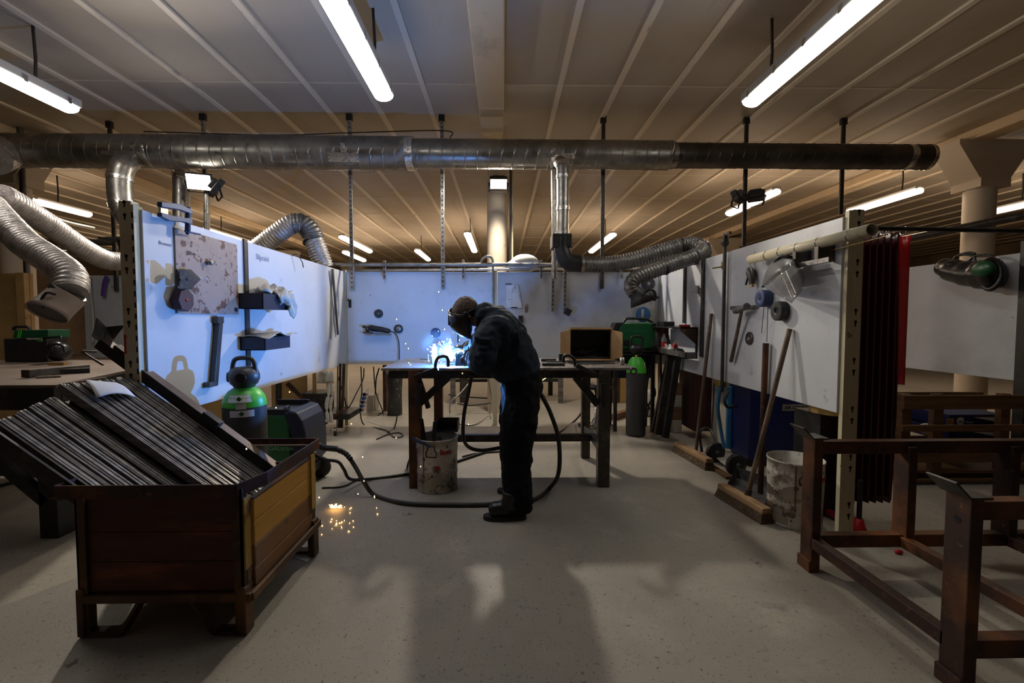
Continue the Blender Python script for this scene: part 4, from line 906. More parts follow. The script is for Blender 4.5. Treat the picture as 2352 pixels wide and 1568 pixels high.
# brooms and dark tube
def broom(top, foot, hc, hd, hw, label, m=m_handle):
    t = thing('broom', label, 'broom', V((hc[0], hc[1], 0)), 'brooms')
    hc, hd = V(hc), V(hd).normalized(); n = V((-hd.y, hd.x, 0))
    obj('broom_head', MB().hexa([hc - hd * hw - n * .035 + V((0, 0, .055)), hc + hd * hw - n * .035 + V((0, 0, .055)), hc + hd * hw + n * .035 + V((0, 0, .055)), hc - hd * hw + n * .035 + V((0, 0, .055)), hc - hd * hw - n * .03 + V((0, 0, .09)), hc + hd * hw - n * .03 + V((0, 0, .09)), hc + hd * hw + n * .03 + V((0, 0, .09)), hc - hd * hw + n * .03 + V((0, 0, .09))]), m_broomwood, t, bev=.006)
    obj('bristles', MB().hexa([hc - hd * hw * 1.04 - n * .05, hc + hd * hw * 1.04 - n * .05, hc + hd * hw * 1.04 + n * .04, hc - hd * hw * 1.04 + n * .04, hc - hd * hw * .98 - n * .033 + V((0, 0, .056)), hc + hd * hw * .98 - n * .033 + V((0, 0, .056)), hc + hd * hw * .98 + n * .033 + V((0, 0, .056)), hc - hd * hw * .98 + n * .033 + V((0, 0, .056))]), m_broom, t)
    obj('broom_stick', MB().tube([V(foot), V(top)], [.0145, .015], 10), m, t)
    obj('socket', MB().tube([V(foot) - (V(top) - V(foot)).normalized() * .03, V(foot) + (V(top) - V(foot)).normalized() * .05], .02, 10), m_darksteel, t)
    return t
a, b = F(1554, 1035), F(1632, 1080); c = (a + b) / 2
b1 = broom(rq(1634, 720, .02), P(1597, 1046, c.y + .03), (c.x, c.y, 0), (b - a), (b - a).length * .48, 'broom with dark bristles and red collar leaning at the right partition')
obj('red_collar', MB().ell(P(1606, 1043, c.y), (.022, .022, .018)), m_red, b1)
a, b = F(1657, 1138), F(1762, 1202); c = (a + b) / 2
broom(rq(1814, 755, .02), P(1716, 1142, c.y), (c.x, c.y, 0), (b - a), (b - a).length * .5, 'broom with pale wooden head standing in the dustpan')
tag(obj('dark_tube', MB().tube([rq(1759, 788, .03), V((RX - .02, 3.06, 0.01))], .019, 12), m_rust), 'dark upright steel tube leaning on the right partition', 'tube')
# dustpan
t = thing('dustpan', 'grey sheet metal dustpan on the floor behind the broom', 'dustpan', F(1710, 1130))
q = [F(1660, 1125), F(1757, 1172), F(1765, 1128), F(1700, 1095)]
A, B, C_, D = F(1662, 1128), F(1752, 1178), F(1772, 1125), F(1692, 1098)
obj('pan_floor', MB().prism([A, B, C_, D], (0, 0, .004)), m_steel, t)
for (p, q_, h0, h1) in ((A, D, .01, .085), (D, C_, .085, .085), (C_, B, .085, .02)):
    obj('pan_wall', MB().hexa([p, q_, q_ + V((.003, .003, 0)), p + V((.003, .003, 0)), p + V((0, 0, h0)), q_ + V((0, 0, h1)), q_ + V((.003, .003, h1)), p + V((.003, .003, h0))]), m_steel, t)

# ============================================================ BUCKETS
def bucket(base, r, h, label, brand, ang, group='white tin buckets', seam=None):
    base = V(base); t = thing('tin_bucket', label, 'bucket', base, group)
    k = MB().lathe([(.0001, 0), (r * .95, 0), (r * .97, .012), (r * .96, h * .3), (r * .985, h * .32), (r * .97, h * .5), (r, h * .78), (r * 1.015, h * .8), (r, h * .82), (r, h), (r * 1.02, h), (r * 1.02, h - .012), (r * .985, h - .012), (r * .97, .02), (.0001, .02)], base, n=40)
    for v in k.v:
        if .03 < v.z < h * .75: v += V((math.sin(v.z * 45 + v.x * 30) * .003, math.cos(v.z * 38 + v.y * 25) * .003, 0))
    obj('bucket_shell', k, m_bucket, t)
    def on(a_, z, off=.003): return base + V((math.cos(a_) * (r + off), math.sin(a_) * (r + off), z))
    a0 = ang
    pts = [on(a0 - .2, h * .9), on(a0 - .2, h * .9, .03), on(a0 + .2, h * .9, .03), on(a0 + .2, h * .9)]
    obj('handle', MB().tube([on(a0 - .24, h * .7), on(a0 - .26, h * .78), on(a0 - .17, h * .83), on(a0 - .17, h * .9), on(a0, h * .905), on(a0 + .17, h * .9), on(a0 + .17, h * .83), on(a0 + .26, h * .78), on(a0 + .24, h * .7), on(a0 - .24, h * .7)], .004, 6), m_blackmetal, t)
    obj('rust_stripe', MB().grid([[on(a0 + seam, h * (.3 + .67 * i / 6), .0035) for i in range(7)], [on(a0 + seam + .05, h * (.3 + .67 * i / 6), .0035) for i in range(7)]]), m_rustband, t)
    # red maker's lettering wrapped round the wall letter by letter
    for i, ch in enumerate(brand):
        aa = a0 + .40 + i * .15
        rr = V((-math.sin(aa), math.cos(aa), 0)); text(ch, on(aa, h * .74, .004), rr, (0, 0, 1), h * .125, m_redcloth, t, bold=.001)
    obj('red_patch', MB().grid([[on(a0 + .22, h * (.47 + .07 * i), .0035) for i in range(2)], [on(a0 + .38, h * (.46 + .07 * i), .0035) for i in range(2)]]), m_redcloth, t)
    return t
b = F(1006, 1136); b.x = P(1005, 1136, b.y + .14).x; bk = bucket((b.x, b.y + .14, 0), .146, .375, 'dented white tin bucket of offcuts under the bench', 'Beck', -1.72, seam=-.42)
tag(obj('scrap_tray', MB().box2((b.x - .02, b.y + .2, .385), (b.x + .14, b.y + .36, .39)).box2((b.x - .02, b.y + .355, .385), (b.x + .14, b.y + .36, .46)).box2((b.x + .135, b.y + .2, .385), (b.x + .14, b.y + .36, .46)).box2((b.x - .02, b.y + .2, .385), (b.x - .015, b.y + .36, .46)), m_blackmetal), 'black open tray resting on the bucket rim', 'tray')
for (dx_, tilt, L, lab) in ((-.075, -.18, .24, 'first dark offcut strip sticking up in the bucket'), (-.03, .06, .22, 'second dark offcut strip sticking up in the bucket')):
    p = V((b.x + dx_, b.y + .12, .25)); tag(obj('offcut_strip', MB().bar(p, p + V((tilt * L, .05, L)), .03, .008, (0, 1, 0)), m_blackmetal), lab, 'steel strip')
tag(obj('blue_strip', MB().bar(V((b.x - .155, b.y + .03, .385)), V((b.x - .02, b.y + .0, .335)), .03, .012), m_blueclamp), 'blue steel strip lying across the bucket rim', 'steel strip')
b = F(1818, 1222); b.x = P(1822, 1222, b.y + .14).x; bucket((b.x, b.y + .14, 0), .148, .385, 'crumpled white tin bucket by the right partition', 'Beck', -1.75, seam=-.4)
# ============================================================ CRATE OF STEEL BARS
cx0, cx1, cy0, cy1 = -1.60, -.955, 1.70, 2.345
zr = .585
cr_ = thing('stillage_crate', 'rusty stillage crate with yellow stained board side, full of bars', 'crate', ((cx0 + cx1) / 2, (cy0 + cy1) / 2, 0))
# rim: upright flat strips, a bit wider than the body
rx0, rx1, ry0, ry1 = cx0 - .06, cx1 - .02, cy0 - .01, cy1 + .01
xk = P(542, 1115, ry0).x
for i, (p, q) in enumerate((((rx0, ry0), (xk, ry0)), ((xk, ry0), (rx1 + .02, ry0 + .14)), ((rx1 + .02, ry0 + .14), (rx1 + .02, ry1)), ((rx1 + .02, ry1), (rx0, ry1)), ((rx0, ry1), (rx0, ry0)))):
    hh = .03 if i == 3 else .05
    obj('rim_strip', MB().bar((*p, zr + .003 - hh / 2), (*q, zr + .003 - hh / 2), .006, hh), m_rust, cr_)
    if i in (3, 4): obj('rim_ledge', MB().bar((p[0], p[1], zr + .001 - hh), (q[0], q[1], zr + .001 - hh), .045, .005), m_hood if i == 3 else m_rust, cr_)
posts = ((cx0, cy0), (cx1 - .03, cy0), (cx1 - .01, cy1 - .03), (cx0, cy1 - .03))
for i, (x, y) in enumerate(posts):
    sx = 1 if x < -1.3 else -1; sy = 1 if y < 2 else -1
    obj('corner_post', MB().angle((x, y, .0), (x, y, zr - .02), .034, .007, (sx, 0, 0), (0, sy, 0)), m_rust2, cr_)
    if sx < 0: obj('yellow_edge', MB().box2((x + .001, y + (.008 if sy > 0 else -.055), .25), (x + .008, y + (.055 if sy > 0 else -.008), zr - .06)), m_yellowpaint, cr_)
    obj('foot_socket', MB().box2((x - .004 if sx > 0 else x - .022, y - .01 if sy > 0 else y - .05, 0.005), (x + .024 if sx > 0 else x + .012, y + .05 if sy > 0 else y + .01, .19)), m_rust2, cr_, bev=.005)
zb = .15
for (p, q) in (((cx0, cy0), (cx1, cy0)), ((cx1, cy0), (cx1, cy1)), ((cx1, cy1), (cx0, cy1)), ((cx0, cy1), (cx0, cy0))):
    obj('base_rail', MB().bar((*p, zb), (*q, zb), .016, .032), m_rust2, cr_, bev=.003)
zs_ = (zb + .02, .24, .36, .475)
hs = []
for i in range(3): obj('front_board', MB().box2((cx0 + .010, cy0 + .014, [.166, .285, .40][i]), (cx1 - .045, cy0 + .034, [.284, .399, .535][i])), m_board_d, cr_, bev=.003)
for i in range(4): obj('side_board', MB().box2((cx1 - .028, cy0 + .05, [.166, .235, .325, .42][i]), (cx1 - .01, cy1 - .055, [.233, .323, .418, .508][i])), m_board_y if i > 1 else m_board_y2, cr_, bev=.004)
obj('side_board_edge', MB().box2((cx1 - .03, cy0 + .05, .508), (cx1 - .008, cy1 - .05, .513)), m_rust, cr_)
for i in range(3): obj('rear_board', MB().box2((cx0 + .05, cy1 - .03, [.148, .275, .40][i]), (cx1 - .05, cy1 - .012, [.274, .399, .475][i])), m_board_d, cr_)
for i in range(3): obj('left_board', MB().box2((cx0 + .01, cy0 + .05, [.148, .25, .35][i]), (cx0 + .028, cy1 - .05, [.249, .349, .44][i])), m_board_d, cr_)
obj('crate_floor', MB().box2((cx0 + .01, cy0 + .01, zb + .002), (cx1 - .01, cy1 - .01, zb + .014)), m_board_d, cr_)
# skids under the front and rear edges
for y in (cy0 + .02, cy1 - .02):
    xa, xb_ = cx0, cx1 - .02
    for (a, b) in (((xa + .0, .010), (-1.453, .010)), ((-1.453, .010), (-1.373, .145)), ((-1.19, .145), (-1.10, .010)), ((-1.10, .010), (xb_, .010))):
        obj('skid', MB().bar((a[0], y, a[1]), (b[0], y, b[1]), .05, .012, (0, 0, 1)), m_rust2, cr_)
# the bars
SL = .75
def bar_line(Y, x, lift=0): return V((x, Y, .55 + (Y - 1.78) * .31 - (x + 1.585) * SL + lift))
nb = 0
def flat(Y, w, xt, lift, m, label, group, xb_=-1.02, h=.035):
    a, b = bar_line(Y, xb_, lift - .04), bar_line(Y, xt, lift - .04)
    return tag(obj('steel_flat_bar', MB().bar(a, b, w, h, (0, 0, 1)), m, bev=.0009, segs=1), label, 'steel bar', group)
y = 1.775; i = 0
while y < 2.005:
    w = random.choice((.008, .012, .016, .01))
    flat(y + w / 2, w, -1.965 + rnd(.003) + (y - 1.775) * .03, rnd(.0012) - (.008 if i % 5 == 4 else 0), m_steel if i % 3 else m_darksteel, 'flat steel bar in the lower left layer of the crate, beside many alike', 'flat bars in the lower layer of the crate'); y += w; i += 1
y0_ = y; y = 2.02; i = 0
while y < 2.275:
    w = random.choice((.006, .009, .012, .008))
    flat(y + w / 2, w, -1.945 + rnd(.003) + (y - 2.02) * .42, .05 + rnd(.0012) - (.006 if i % 4 == 3 else 0), m_steel, 'flat steel bar in the raised right layer of the crate, beside many alike', 'flat bars in the raised layer of the crate'); y += w; i += 1
while y0_ < 2.27:
    flat(y0_ + .016, .031, -1.93 + (y0_ - 1.775) * .03, -.008, m_darksteel, 'wide dark steel bar under the raised layer of the crate, beside many alike', 'wide bars under the raised layer'); y0_ += .032
a, b = bar_line(1.735, -1.30, -.03), bar_line(1.735, -2.02, -.03)
tag(obj('long_flat_bar', MB().bar(a, b, .012, .06, (0, 0, 1)), m_blackmetal, bev=.002), 'dark bar hanging lowest on the camera side of the bundle', 'steel bar')
# the angle bar along the top with its V bracket
a, b = bar_line(2.30, -1.05, .075), bar_line(2.32, -2.01, .075)
t = thing('angle_bar', 'rust brown angle bar with a V bracket, topmost in the crate', 'steel bar', a)
d = (b - a).normalized(); nrm = V((-d.z, 0, d.x)); nrm = nrm if nrm.z > 0 else -nrm
obj('flange', MB().bar(a, b, .055, .006, (0, 0, 1)), mat('brown mill scale', (.15, .11, .095), .5, .5, [((.09, .06, .05), 6, .45, .7)]), t)
obj('web', MB().bar(a + V((0, -.027, -.025)), b + V((0, -.027, -.025)), .006, .05, (0, 0, 1)), m_blackmetal, t)
e = b + d * .0 + V((0, -.01, .0))
vb = [e + d * .02 + nrm * .0 + V((0, s * .045, 0)) for s in (-1, 1)]
obj('v_bracket', MB().hexa([e + V((0, -.06, .02)) - d * .02, e + V((0, 0, -.02)) - d * .02, e + V((0, 0, -.02)) - d * .016, e + V((0, -.06, .02)) - d * .016, e + V((.03, -.05, .10)), e + V((.02, .01, .055)), e + V((.024, .01, .055)), e + V((.034, -.05, .10))]).hexa([e + V((0, 0, -.02)) - d * .02, e + V((0, .06, .0)) - d * .02, e + V((0, .06, .0)) - d * .016, e + V((0, 0, -.02)) - d * .016, e + V((.02, .01, .055)), e + V((.1, .03, .065)), e + V((.104, .03, .065)), e + V((.024, .01, .055))]), m_blackmetal, t)
obj('weld_lug', MB().bar(a.lerp(b, .80) + nrm * .012, a.lerp(b, .93) + nrm * .012, .04, .016, (0, 0, 1)), m_rust, t)
obj('weld_lug', MB().bar(a.lerp(b, .38) + V((0, -.03, .012)), a.lerp(b, .46) + V((0, -.03, .012)), .04, .04, (0, 0, 1)), m_blackmetal, t)
obj('bent_rod', MB().tube([P(237, 838, 2.3), P(188, 808, 2.3), P(190, 806, 2.3), P(224, 808, 2.3)], .006, 8), m_steel, t)
a, b = P(145, 883, 2.25), P(243, 869, 2.3)
tag(obj('round_rod', MB().tube([a, b], .0085, 10), m_hood), 'thin tan rod lying across the top of the bar bundle', 'steel rod')
# paper sheet on the bars
def on_bars(px, py, lift):
    d_ = ray(px, py); rhs = .55 - .31 * 1.78 - .75 * 1.585 + .0275 + lift
    tt = (rhs - CAMZ) / (d_.z + .75 * d_.x - .31 * d_.y); return CO + d_ * tt
A, B, C_, E_ = on_bars(196, 872, .035), on_bars(266, 878, .03), on_bars(312, 912, .012), on_bars(222, 914, .03)
rows = []
for i in range(9):
    s_ = i / 8; L_ = A.lerp(B, s_); R_ = E_.lerp(C_, s_)
    rows.append([L_.lerp(R_, j / 8) + V((0, 0, .012 * math.sin(math.pi * j / 8) + .02 * math.sin(math.pi * s_) * (j / 8) ** 2)) for j in range(9)])
tag(obj('drawing_sheet', MB().grid(rows), m_white, solid=.001), 'white paper drawing lying on the bars in the crate', 'paper')
A, B, C_, D = F(664, 1278), F(706, 1291), F(724, 1262), F(682, 1249)
tag(obj('floor_paper', MB().prism([A, B, C_, D], (0, 0, .003)), m_white), 'white paper on the floor under the crate', 'paper')

# ============================================================ GAS CYLINDER AND WELDER BEHIND THE CRATE
b = V((P(563, 950, 2.69).x, 2.69, 0)); r = .116
zsh, zgt = P(563, 930, 2.69).z, P(563, 887, 2.69).z
gc = cyl(b, r, zsh, zgt, 'dark gas cylinder with bright green top and carry cap behind the crate')
capz = zgt - .004
obj('valve_cap', MB().lathe([(.055, 0), (.06, .012), (.072, .022), (.083, .05), (.083, .075), (.072, .105), (.05, .118), (.0001, .12)], b + V((0, 0, capz)), n=28), m_cap, gc)
for q in (-1.3, -2.75):
    dv = V((math.cos(q), math.sin(q), 0)); obj('cap_window', MB().lathe([(.0001, .003), (.024, .003), (.028, .004), (.03, -.006)], b + V((0, 0, capz + .062)) + dv * .0815, dv, 20), m_black, gc)
hz = capz + .10
obj('cap_handle', MB().tube(spline([b + V((-.068, 0, hz - .02)), b + V((-.062, 0, hz + .035)), b + V((-.045, 0, hz + .065)), b + V((0, 0, hz + .072)), b + V((.045, 0, hz + .065)), b + V((.062, 0, hz + .035)), b + V((.068, 0, hz - .02))], 6), .013, 10), m_cap, gc)
def wrap(z0, z1, q0, q1, r0, r1, m, par, name, n=10):
    return obj(name, MB().grid([[V((b.x + rr * math.cos(q0 + (q1 - q0) * i / n), b.y + rr * math.sin(q0 + (q1 - q0) * i / n), z)) for i in range(n + 1)] for z, rr in ((z0, r0), (z1, r1))]), m, par)
h_ = zgt - zsh
wrap(zsh + h_ * .30, zsh + h_ * .66, -1.9, -.75, r * .985, r * .84, m_white, gc, 'cylinder_label')
wrap(zsh - .05, zsh - .012, -1.75, -.65, r + .001, r + .001, m_white, gc, 'cylinder_label')
wrap(zsh - .005, zsh + .03, -1.45, -1.0, r + .001, r * .99, m_cloth, gc, 'cylinder_label')
for (z, rr, q) in ((zsh + h_ * .48, r * .925, -1.32), (zsh - .03, r + .002, -1.2)):
    c = V((b.x + rr * math.cos(q), b.y + rr * math.sin(q), z)); n_ = V((math.cos(q), math.sin(q), 0)); tt = V((-n_.y, n_.x, 0)); s_ = .014
    obj('green_diamond', MB().prism([c + tt * s_ + n_ * .001, c + V((0, 0, s_)) + n_ * .001, c - tt * s_ + n_ * .001, c - V((0, 0, s_)) + n_ * .001], n_ * .003), m_green, gc)
# welder
Y0 = 3.12
def gw(px, py, Y=Y0): return P(px, py, Y)
gx0 = -1.70
ztop = gw(640, 938).z
t = thing('welding_machine', 'large green welding machine with navy front, beside the carry cap cylinder', 'welding machine', V((-1.45, 3.3, 0)))
xm = gw(664, 980).x; xe = gw(704, 980).x
obj('case', MB().box2((gx0, Y0, .16), (xm, Y0 + .34, gw(640, 953).z)), m_green, t, bev=.008)
prof = [(xm - .03, gw(700, 948).z), (xm + .01, gw(700, 942).z), (gw(684, 980).x, gw(700, 946).z), (gw(696, 980).x, gw(700, 965).z), (gw(702, 980).x, gw(700, 990).z), (xe, gw(700, 1010).z), (xe, .20), (gw(690, 980).x, .15), (gw(678, 980).x, .15), (gw(672, 980).x, gw(700, 1005).z)]
obj('front_fascia', MB().prism([(x, Y0 - .015, z) for x, z in prof], (0, .37, 0)), m_navy, t, bev=.012)
obj('top_tray', MB().box2((gx0, Y0 + .02, gw(700, 953).z), (xm - .02, Y0 + .32, gw(700, 948).z)).box2((gx0, Y0 + .0, gw(700, 953).z), (xm - .0, Y0 + .02, gw(700, 940).z)).box2((gx0, Y0 + .32, gw(700, 953).z), (xm, Y0 + .34, gw(700, 936).z)), m_black, t)
obj('handle_bar', MB().tube(spline([gw(650, 946, Y0 + .02), gw(658, 935, Y0 + .05), gw(662, 934, Y0 + .25), gw(652, 946, Y0 + .3)], 6), .012, 8), m_black, t)
text('GALtronic', V((gw(616, 980).x, Y0 - .0015, gw(616, 1034).z)), (1, 0, 0), (0, 0, 1), .043, mat('pale green lettering', (.22, .5, .3), .5), t)
for (x, y) in ((Y0 + .04, 0), (Y0 + .30, 0)):
    obj('wheel', MB().lathe([(.0001, -.02), (.07, -.02), (.08, -.012), (.08, .012), (.07, .02), (.0001, .02)], (xe - .05, x - (.04 if x < 3.2 else -.04), .08), (0, 1, 0), 22), m_rubber, t)
    obj('wheel', MB().lathe([(.0001, -.02), (.09, -.02), (.1, -.012), (.1, .012), (.09, .02), (.0001, .02)], (gx0 + .1, x - (.04 if x < 3.2 else -.04), .1), (0, 1, 0), 22), m_rubber, t)
obj('undercarriage', MB().box2((gx0 + .02, Y0 + .03, .09), (xe - .03, Y0 + .31, .155)), m_blackmetal, t)
for zz in (.33, .25): obj('socket', MB().lathe([(.024, 0), (.024, .03), (.016, .03), (.0001, .03)], (xe, Y0 + .08, zz), (1, 0, 0), 14), m_black, t)
pipe('red_tool', [gw(630, 951, Y0 + .1), gw(662, 942, Y0 + .12)], .012, m_red, 'red handled tool lying on top of the large green welding machine', 'tool')
# cables on the floor
def cable(pts, r, label, m=m_rubber, name='welding_cable', n=10): return pipe(name, spline(pts, 10), r, m, label, 'cable', n=n)
def ff(px, py, r=.012): p = F(px, py); p.z = r; return p
c0 = V((xe + .02, Y0 + .08, .33))
cable([c0, gw(745, 1028), gw(775, 1031), gw(795, 1042), P(815, 1070, 3.1), P(835, 1105, 3.05), ff(862, 1142, .014), ff(930, 1160, .014), ff(1040, 1164, .014), ff(1150, 1162, .014), ff(1225, 1152, .014), ff(1262, 1125, .014), P(1283, 1085, 2.95), P(1283, 1010, 2.95), P(1265, 950, 2.98), P(1243, 905, 3.0)], .0145, 'thick black torch cable looping across the floor behind the welder')
obj('cable_sleeve', MB().tube([c0, gw(745, 1028), gw(775, 1031)], .02, 12), m_black, bpy.data.objects['welding_cable'])
obj('bend_spring', MB().hose([gw(772, 1031), gw(793, 1041), P(806, 1055, 3.1)], .017, 10, .006, .12), m_black, bpy.data.objects['welding_cable'])
c0 = V((xe + .02, Y0 + .08, .25))
cable([c0, gw(745, 1055), gw(776, 1060), gw(790, 1078), P(805, 1100, 3.2), ff(850, 1103, .011), ff(920, 1094, .011), ff(1000, 1078, .011), ff(1150, 1030, .011), ff(1270, 1002, .011), ff(1320, 970, .02), P(1345, 935, 4.2)], .011, 'black earth cable running from the green welding machine under the bench')
cable([P(1083, 862, 3.2), P(1076, 900, 3.2), P(1066, 950, 3.25), P(1064, 1000, 3.3), P(1075, 1025, 3.4), P(1105, 1034, 3.45), P(1150, 1028, 3.5)], .014, 'black torch cable hanging from the welder hands over the crossbar')
cable([P(948, 1038, 3.4), ff(936, 1075, .009), ff(945, 1105, .009), ff(960, 1112, .009)], .009, 'thin black cable curling by the left bench leg')
cable([ff(1062, 1050, .008), ff(1100, 1042, .008), ff(1160, 1038, .008)], .007, 'thin cable on the floor right of the bucket')
cable([ff(740, 1122, .006), ff(790, 1118, .006), ff(830, 1096, .006)], .006, 'thin cable on the floor by the green welding machine')

# ============================================================ BEHIND AND UNDER THE LEFT PARTITION
def floorbox(px0, px1, pyb, pyt, depth, m, name, label, cat, bev=.004):
    a, b_ = F(px0, pyb), F(px1, pyb); Y = (a.y + b_.y) / 2; z = P((px0 + px1) / 2, pyt, Y).z
    return tag(obj(name, MB().box2((P(px0, pyb, Y).x, Y, .002), (P(px1, pyb, Y).x, Y + depth, z)), m, bev=bev), label, cat)
floorbox(420, 560, 985, 860, .04, m_ply, 'plywood_board', 'yellow brown board standing behind the left partition, by the cylinder', 'board')
floorbox(625, 705, 985, 858, .04, m_ply, 'plywood_board', 'yellow brown board standing behind the green welding machine', 'board')
tag(obj('frame_leg', MB().bar(F(640, 1000), P(640, 845, 4.8), .05, .05), m_blackmetal), 'dark upright steel leg behind the left partition', 'leg stand')
rk = thing('steel_trolley', 'low dark steel trolley with a castor under the left partition', 'trolley', F(775, 1000))
Yt = 4.75
obj('deck', MB().box2((P(690, 930, Yt).x, Yt, .16), (P(802, 930, Yt).x, Yt + .4, .22)), m_blackmetal, rk, bev=.004)
obj('upper_box', MB().box2((P(680, 930, Yt).x, Yt + .1, .22), (P(735, 930, Yt).x, Yt + .4, .42)), m_blackmetal, rk, bev=.004)
obj('lower_rail', MB().box2((P(720, 930, Yt).x, Yt - .25, .08), (P(778, 930, Yt).x, Yt - .2, .12)), m_galv, rk)
c = F(770, 1000); c.z = .035
obj('castor', MB().lathe([(.0001, -.014), (.033, -.014), (.033, .014), (.0001, .014)], c, (1, .3, 0), 18), m_rubber, rk); obj('castor_fork', MB().box(c + V((0, 0, .03)), (.035, .05, .03)), m_chrome, rk)
obj('diagonal_strut', MB().bar(P(660, 880, Yt + .1), P(720, 935, Yt + .1), .04, .03, (0, 1, 0)).bar(P(730, 985, Yt), P(790, 940, Yt), .03, .02, (0, 1, 0)), m_rust, rk)
for (x, m, lab, w) in ((722, m_ply, 'pale wooden upright under the left partition', .03), (782, m_blackmetal, 'first dark thin upright near the corner post', .02), (790, m_rust, 'brown thin upright near the corner post', .025), (776, m_steel, 'grey thin rod leaning near the corner post', .012)):
    tag(obj('upright_bar', MB().bar(P(x + rnd(6), 982, 4.95) * 1, P(x, 835, 4.95), w, w), m), lab, 'bar')
k = MB()
pts = [P(748, 862, 4.7), P(750, 885, 4.7)]
rows = [[P(x, y, 4.7 + .03 * math.sin(x * .5)) for x in (728, 736, 744, 752, 760, 766)] for y in (852, 862, 872, 880)]
gl = thing('hanging_apron', 'pale rag with two long ties hanging under the left partition', 'rag', P(748, 880, 4.7))
obj('rag_top', MB().grid(rows), m_cloth, gl, solid=.01)
for x in (752, 761): obj('tie', MB().tube(spline([P(x, 878, 4.7), P(x + 3, 905, 4.7), P(x - 2, 930, 4.7), P(x + 1, 970, 4.7)], 6), [.018 if i % 7 else .006 for i in range(19)], 6, rb=.005, axb=(0, 1, 0)), m_cloth, gl)
ps = thing('power_strip', 'white power strip with blue sockets hanging under the back partition', 'power strip', P(833, 925, 5.0))
a, b_ = P(841, 900, 4.98), P(829, 946, 4.98); d = (b_ - a)
obj('strip_body', MB().bar(a, b_, .062, .03, (0, 1, 0)), m_white, ps, bev=.008)
for i in range(5):
    c = a + d * (.12 + .19 * i) + V((-.008, -.016, 0)); obj('socket', MB().lathe([(.021, 0), (.018, .002), (.0001, -.0)], c, (0, -1, 0), 14), m_socket if i % 2 else m_black, ps)
    obj('switch', MB().box(c + V((.028, 0, .004)), (.012, .004, .016)), m_red if i % 2 == 0 else m_black, ps)
obj('hang_loop', MB().tube(spline([P(840, 902, 4.98), P(843, 894, 4.98), P(846, 890, 4.98), P(845, 898, 4.98), P(842, 903, 4.98)], 5), .004, 6), m_white, ps)
floorbox(842, 858, 945, 908, .25, m_beige, 'grey_case', 'small grey case on the floor right of the power strip', 'case')
b_ = F(907, 956); b_.x = P(907, 950, b_.y + .1).x; b_.y += .1; b_.z = 0
tag(obj('waste_pipe', MB().lathe([(.0001, 0), (.092, 0), (.09, .3), (.105, .5), (.1, .56), (.0001, .56)], b_, n=24), mat('splashed dark tin', (.05, .05, .055), .4, .3, [((.3, .29, .28), 16, .6, .7)])), 'tall dark splashed bin under the back partition', 'bin')
floorbox(880, 888, 945, 838, .04, m_rust, 'bench_leg', 'thin rusty leg left of the dark splashed bin', 'leg stand', .001)
for i, pts in enumerate(([P(829, 842, 5.1), P(831, 900, 5.0), P(827, 935, 5.0), ff(835, 975, .006), ff(870, 985, .006), ff(892, 992, .006), ff(905, 1005, .006), ff(925, 1003, .006), ff(918, 995, .006), ff(893, 998, .006), ff(865, 1010, .008)],
    [P(858, 842, 5.3), P(863, 900, 5.4), ff(880, 950, .006), ff(868, 955, .006), ff(880, 946, .006)], [P(871, 845, 5.5), P(864, 870, 5.5), P(862, 905, 5.5)],
    [P(836, 845, 5.3), P(834, 870, 5.3), P(820, 900, 5.2), P(800, 935, 5.1), P(790, 910, 5.1), P(775, 860, 5.1)],
    [P(917, 905, 5.2), P(913, 950, 5.0), ff(905, 985, .006), ff(890, 994, .006)])):
    cable(pts, .007 if i != 2 else .009, ['black cable from the power strip coiling on the floor', 'black cable hanging in front of the small grey case', 'short black lead beside the small grey case', 'black cable sagging past the corner post', 'black cable running up beside the dark splashed bin'][i], name='power_cable', n=8)
cable([ff(842, 968, .004), ff(876, 978, .004), ff(882, 985, .004), ff(915, 984, .004)], .003, 'thin white wire on the floor', m_white, 'thin_wire', 6)
cable([ff(470, 985, .006), ff(490, 978, .006), ff(505, 985, .006), ff(480, 995, .006)], .006, 'grey cable loop on the floor left of the cylinder', m_galv, 'power_cable', 8)
# second row of benches seen below the back partition
fb = thing('rear_bench', 'dark bench in the next bay seen under the back partition', 'workbench', V((.2, 6.9, 0)))
obj('bench_top', MB().box2((-.9, 6.5, .78), (1.15, 7.3, .82)), m_blackmetal, fb)
for x in (P(1288, 930, 6.5).x, P(1040, 930, 6.5).x): 
    obj('leg', MB().box2((x - .035, 6.5, 0), (x + .035, 6.57, .78)), m_steel, fb); obj('leg', MB().box2((x - .11, 7.2, 0), (x - .04, 7.27, .78)), m_blackmetal, fb)
obj('lower_shelf', MB().box2((P(1040, 930, 6.6).x, 6.6, .30), (P(1288, 930, 6.6).x, 6.68, .34)), m_blackmetal, fb)
obj('rear_panel', MB().box2((P(1230, 930, 7.2).x, 7.2, .38), (P(1350, 930, 7.2).x, 7.24, .78)), m_black, fb)
for i, pts in enumerate(([P(1094, 858, 5.9), P(1060, 900, 5.7), P(1035, 925, 5.6), ff(1037, 960, .01), ff(1060, 976, .01), ff(1095, 975, .01), ff(1122, 955, .01), P(1128, 915, 5.5), P(1120, 860, 5.5)], [P(1030, 906, 6.3), P(1080, 912, 6.3), P(1130, 915, 6.3)], [P(1050, 926, 5.8), P(1080, 931, 5.8), P(1130, 925, 5.8)])):
    cable(pts, .009, ['grey hose making a big loop under the bench', 'dark cable strung low behind the bench', 'second dark cable strung behind the bench'][i], m_galv if i == 0 else m_rubber, 'floor_hose', 8)
floorbox(1056, 1075, 925, 862, .06, m_darksteel, 'dark_upright', 'dark upright behind the bench by the hose loop', 'upright')
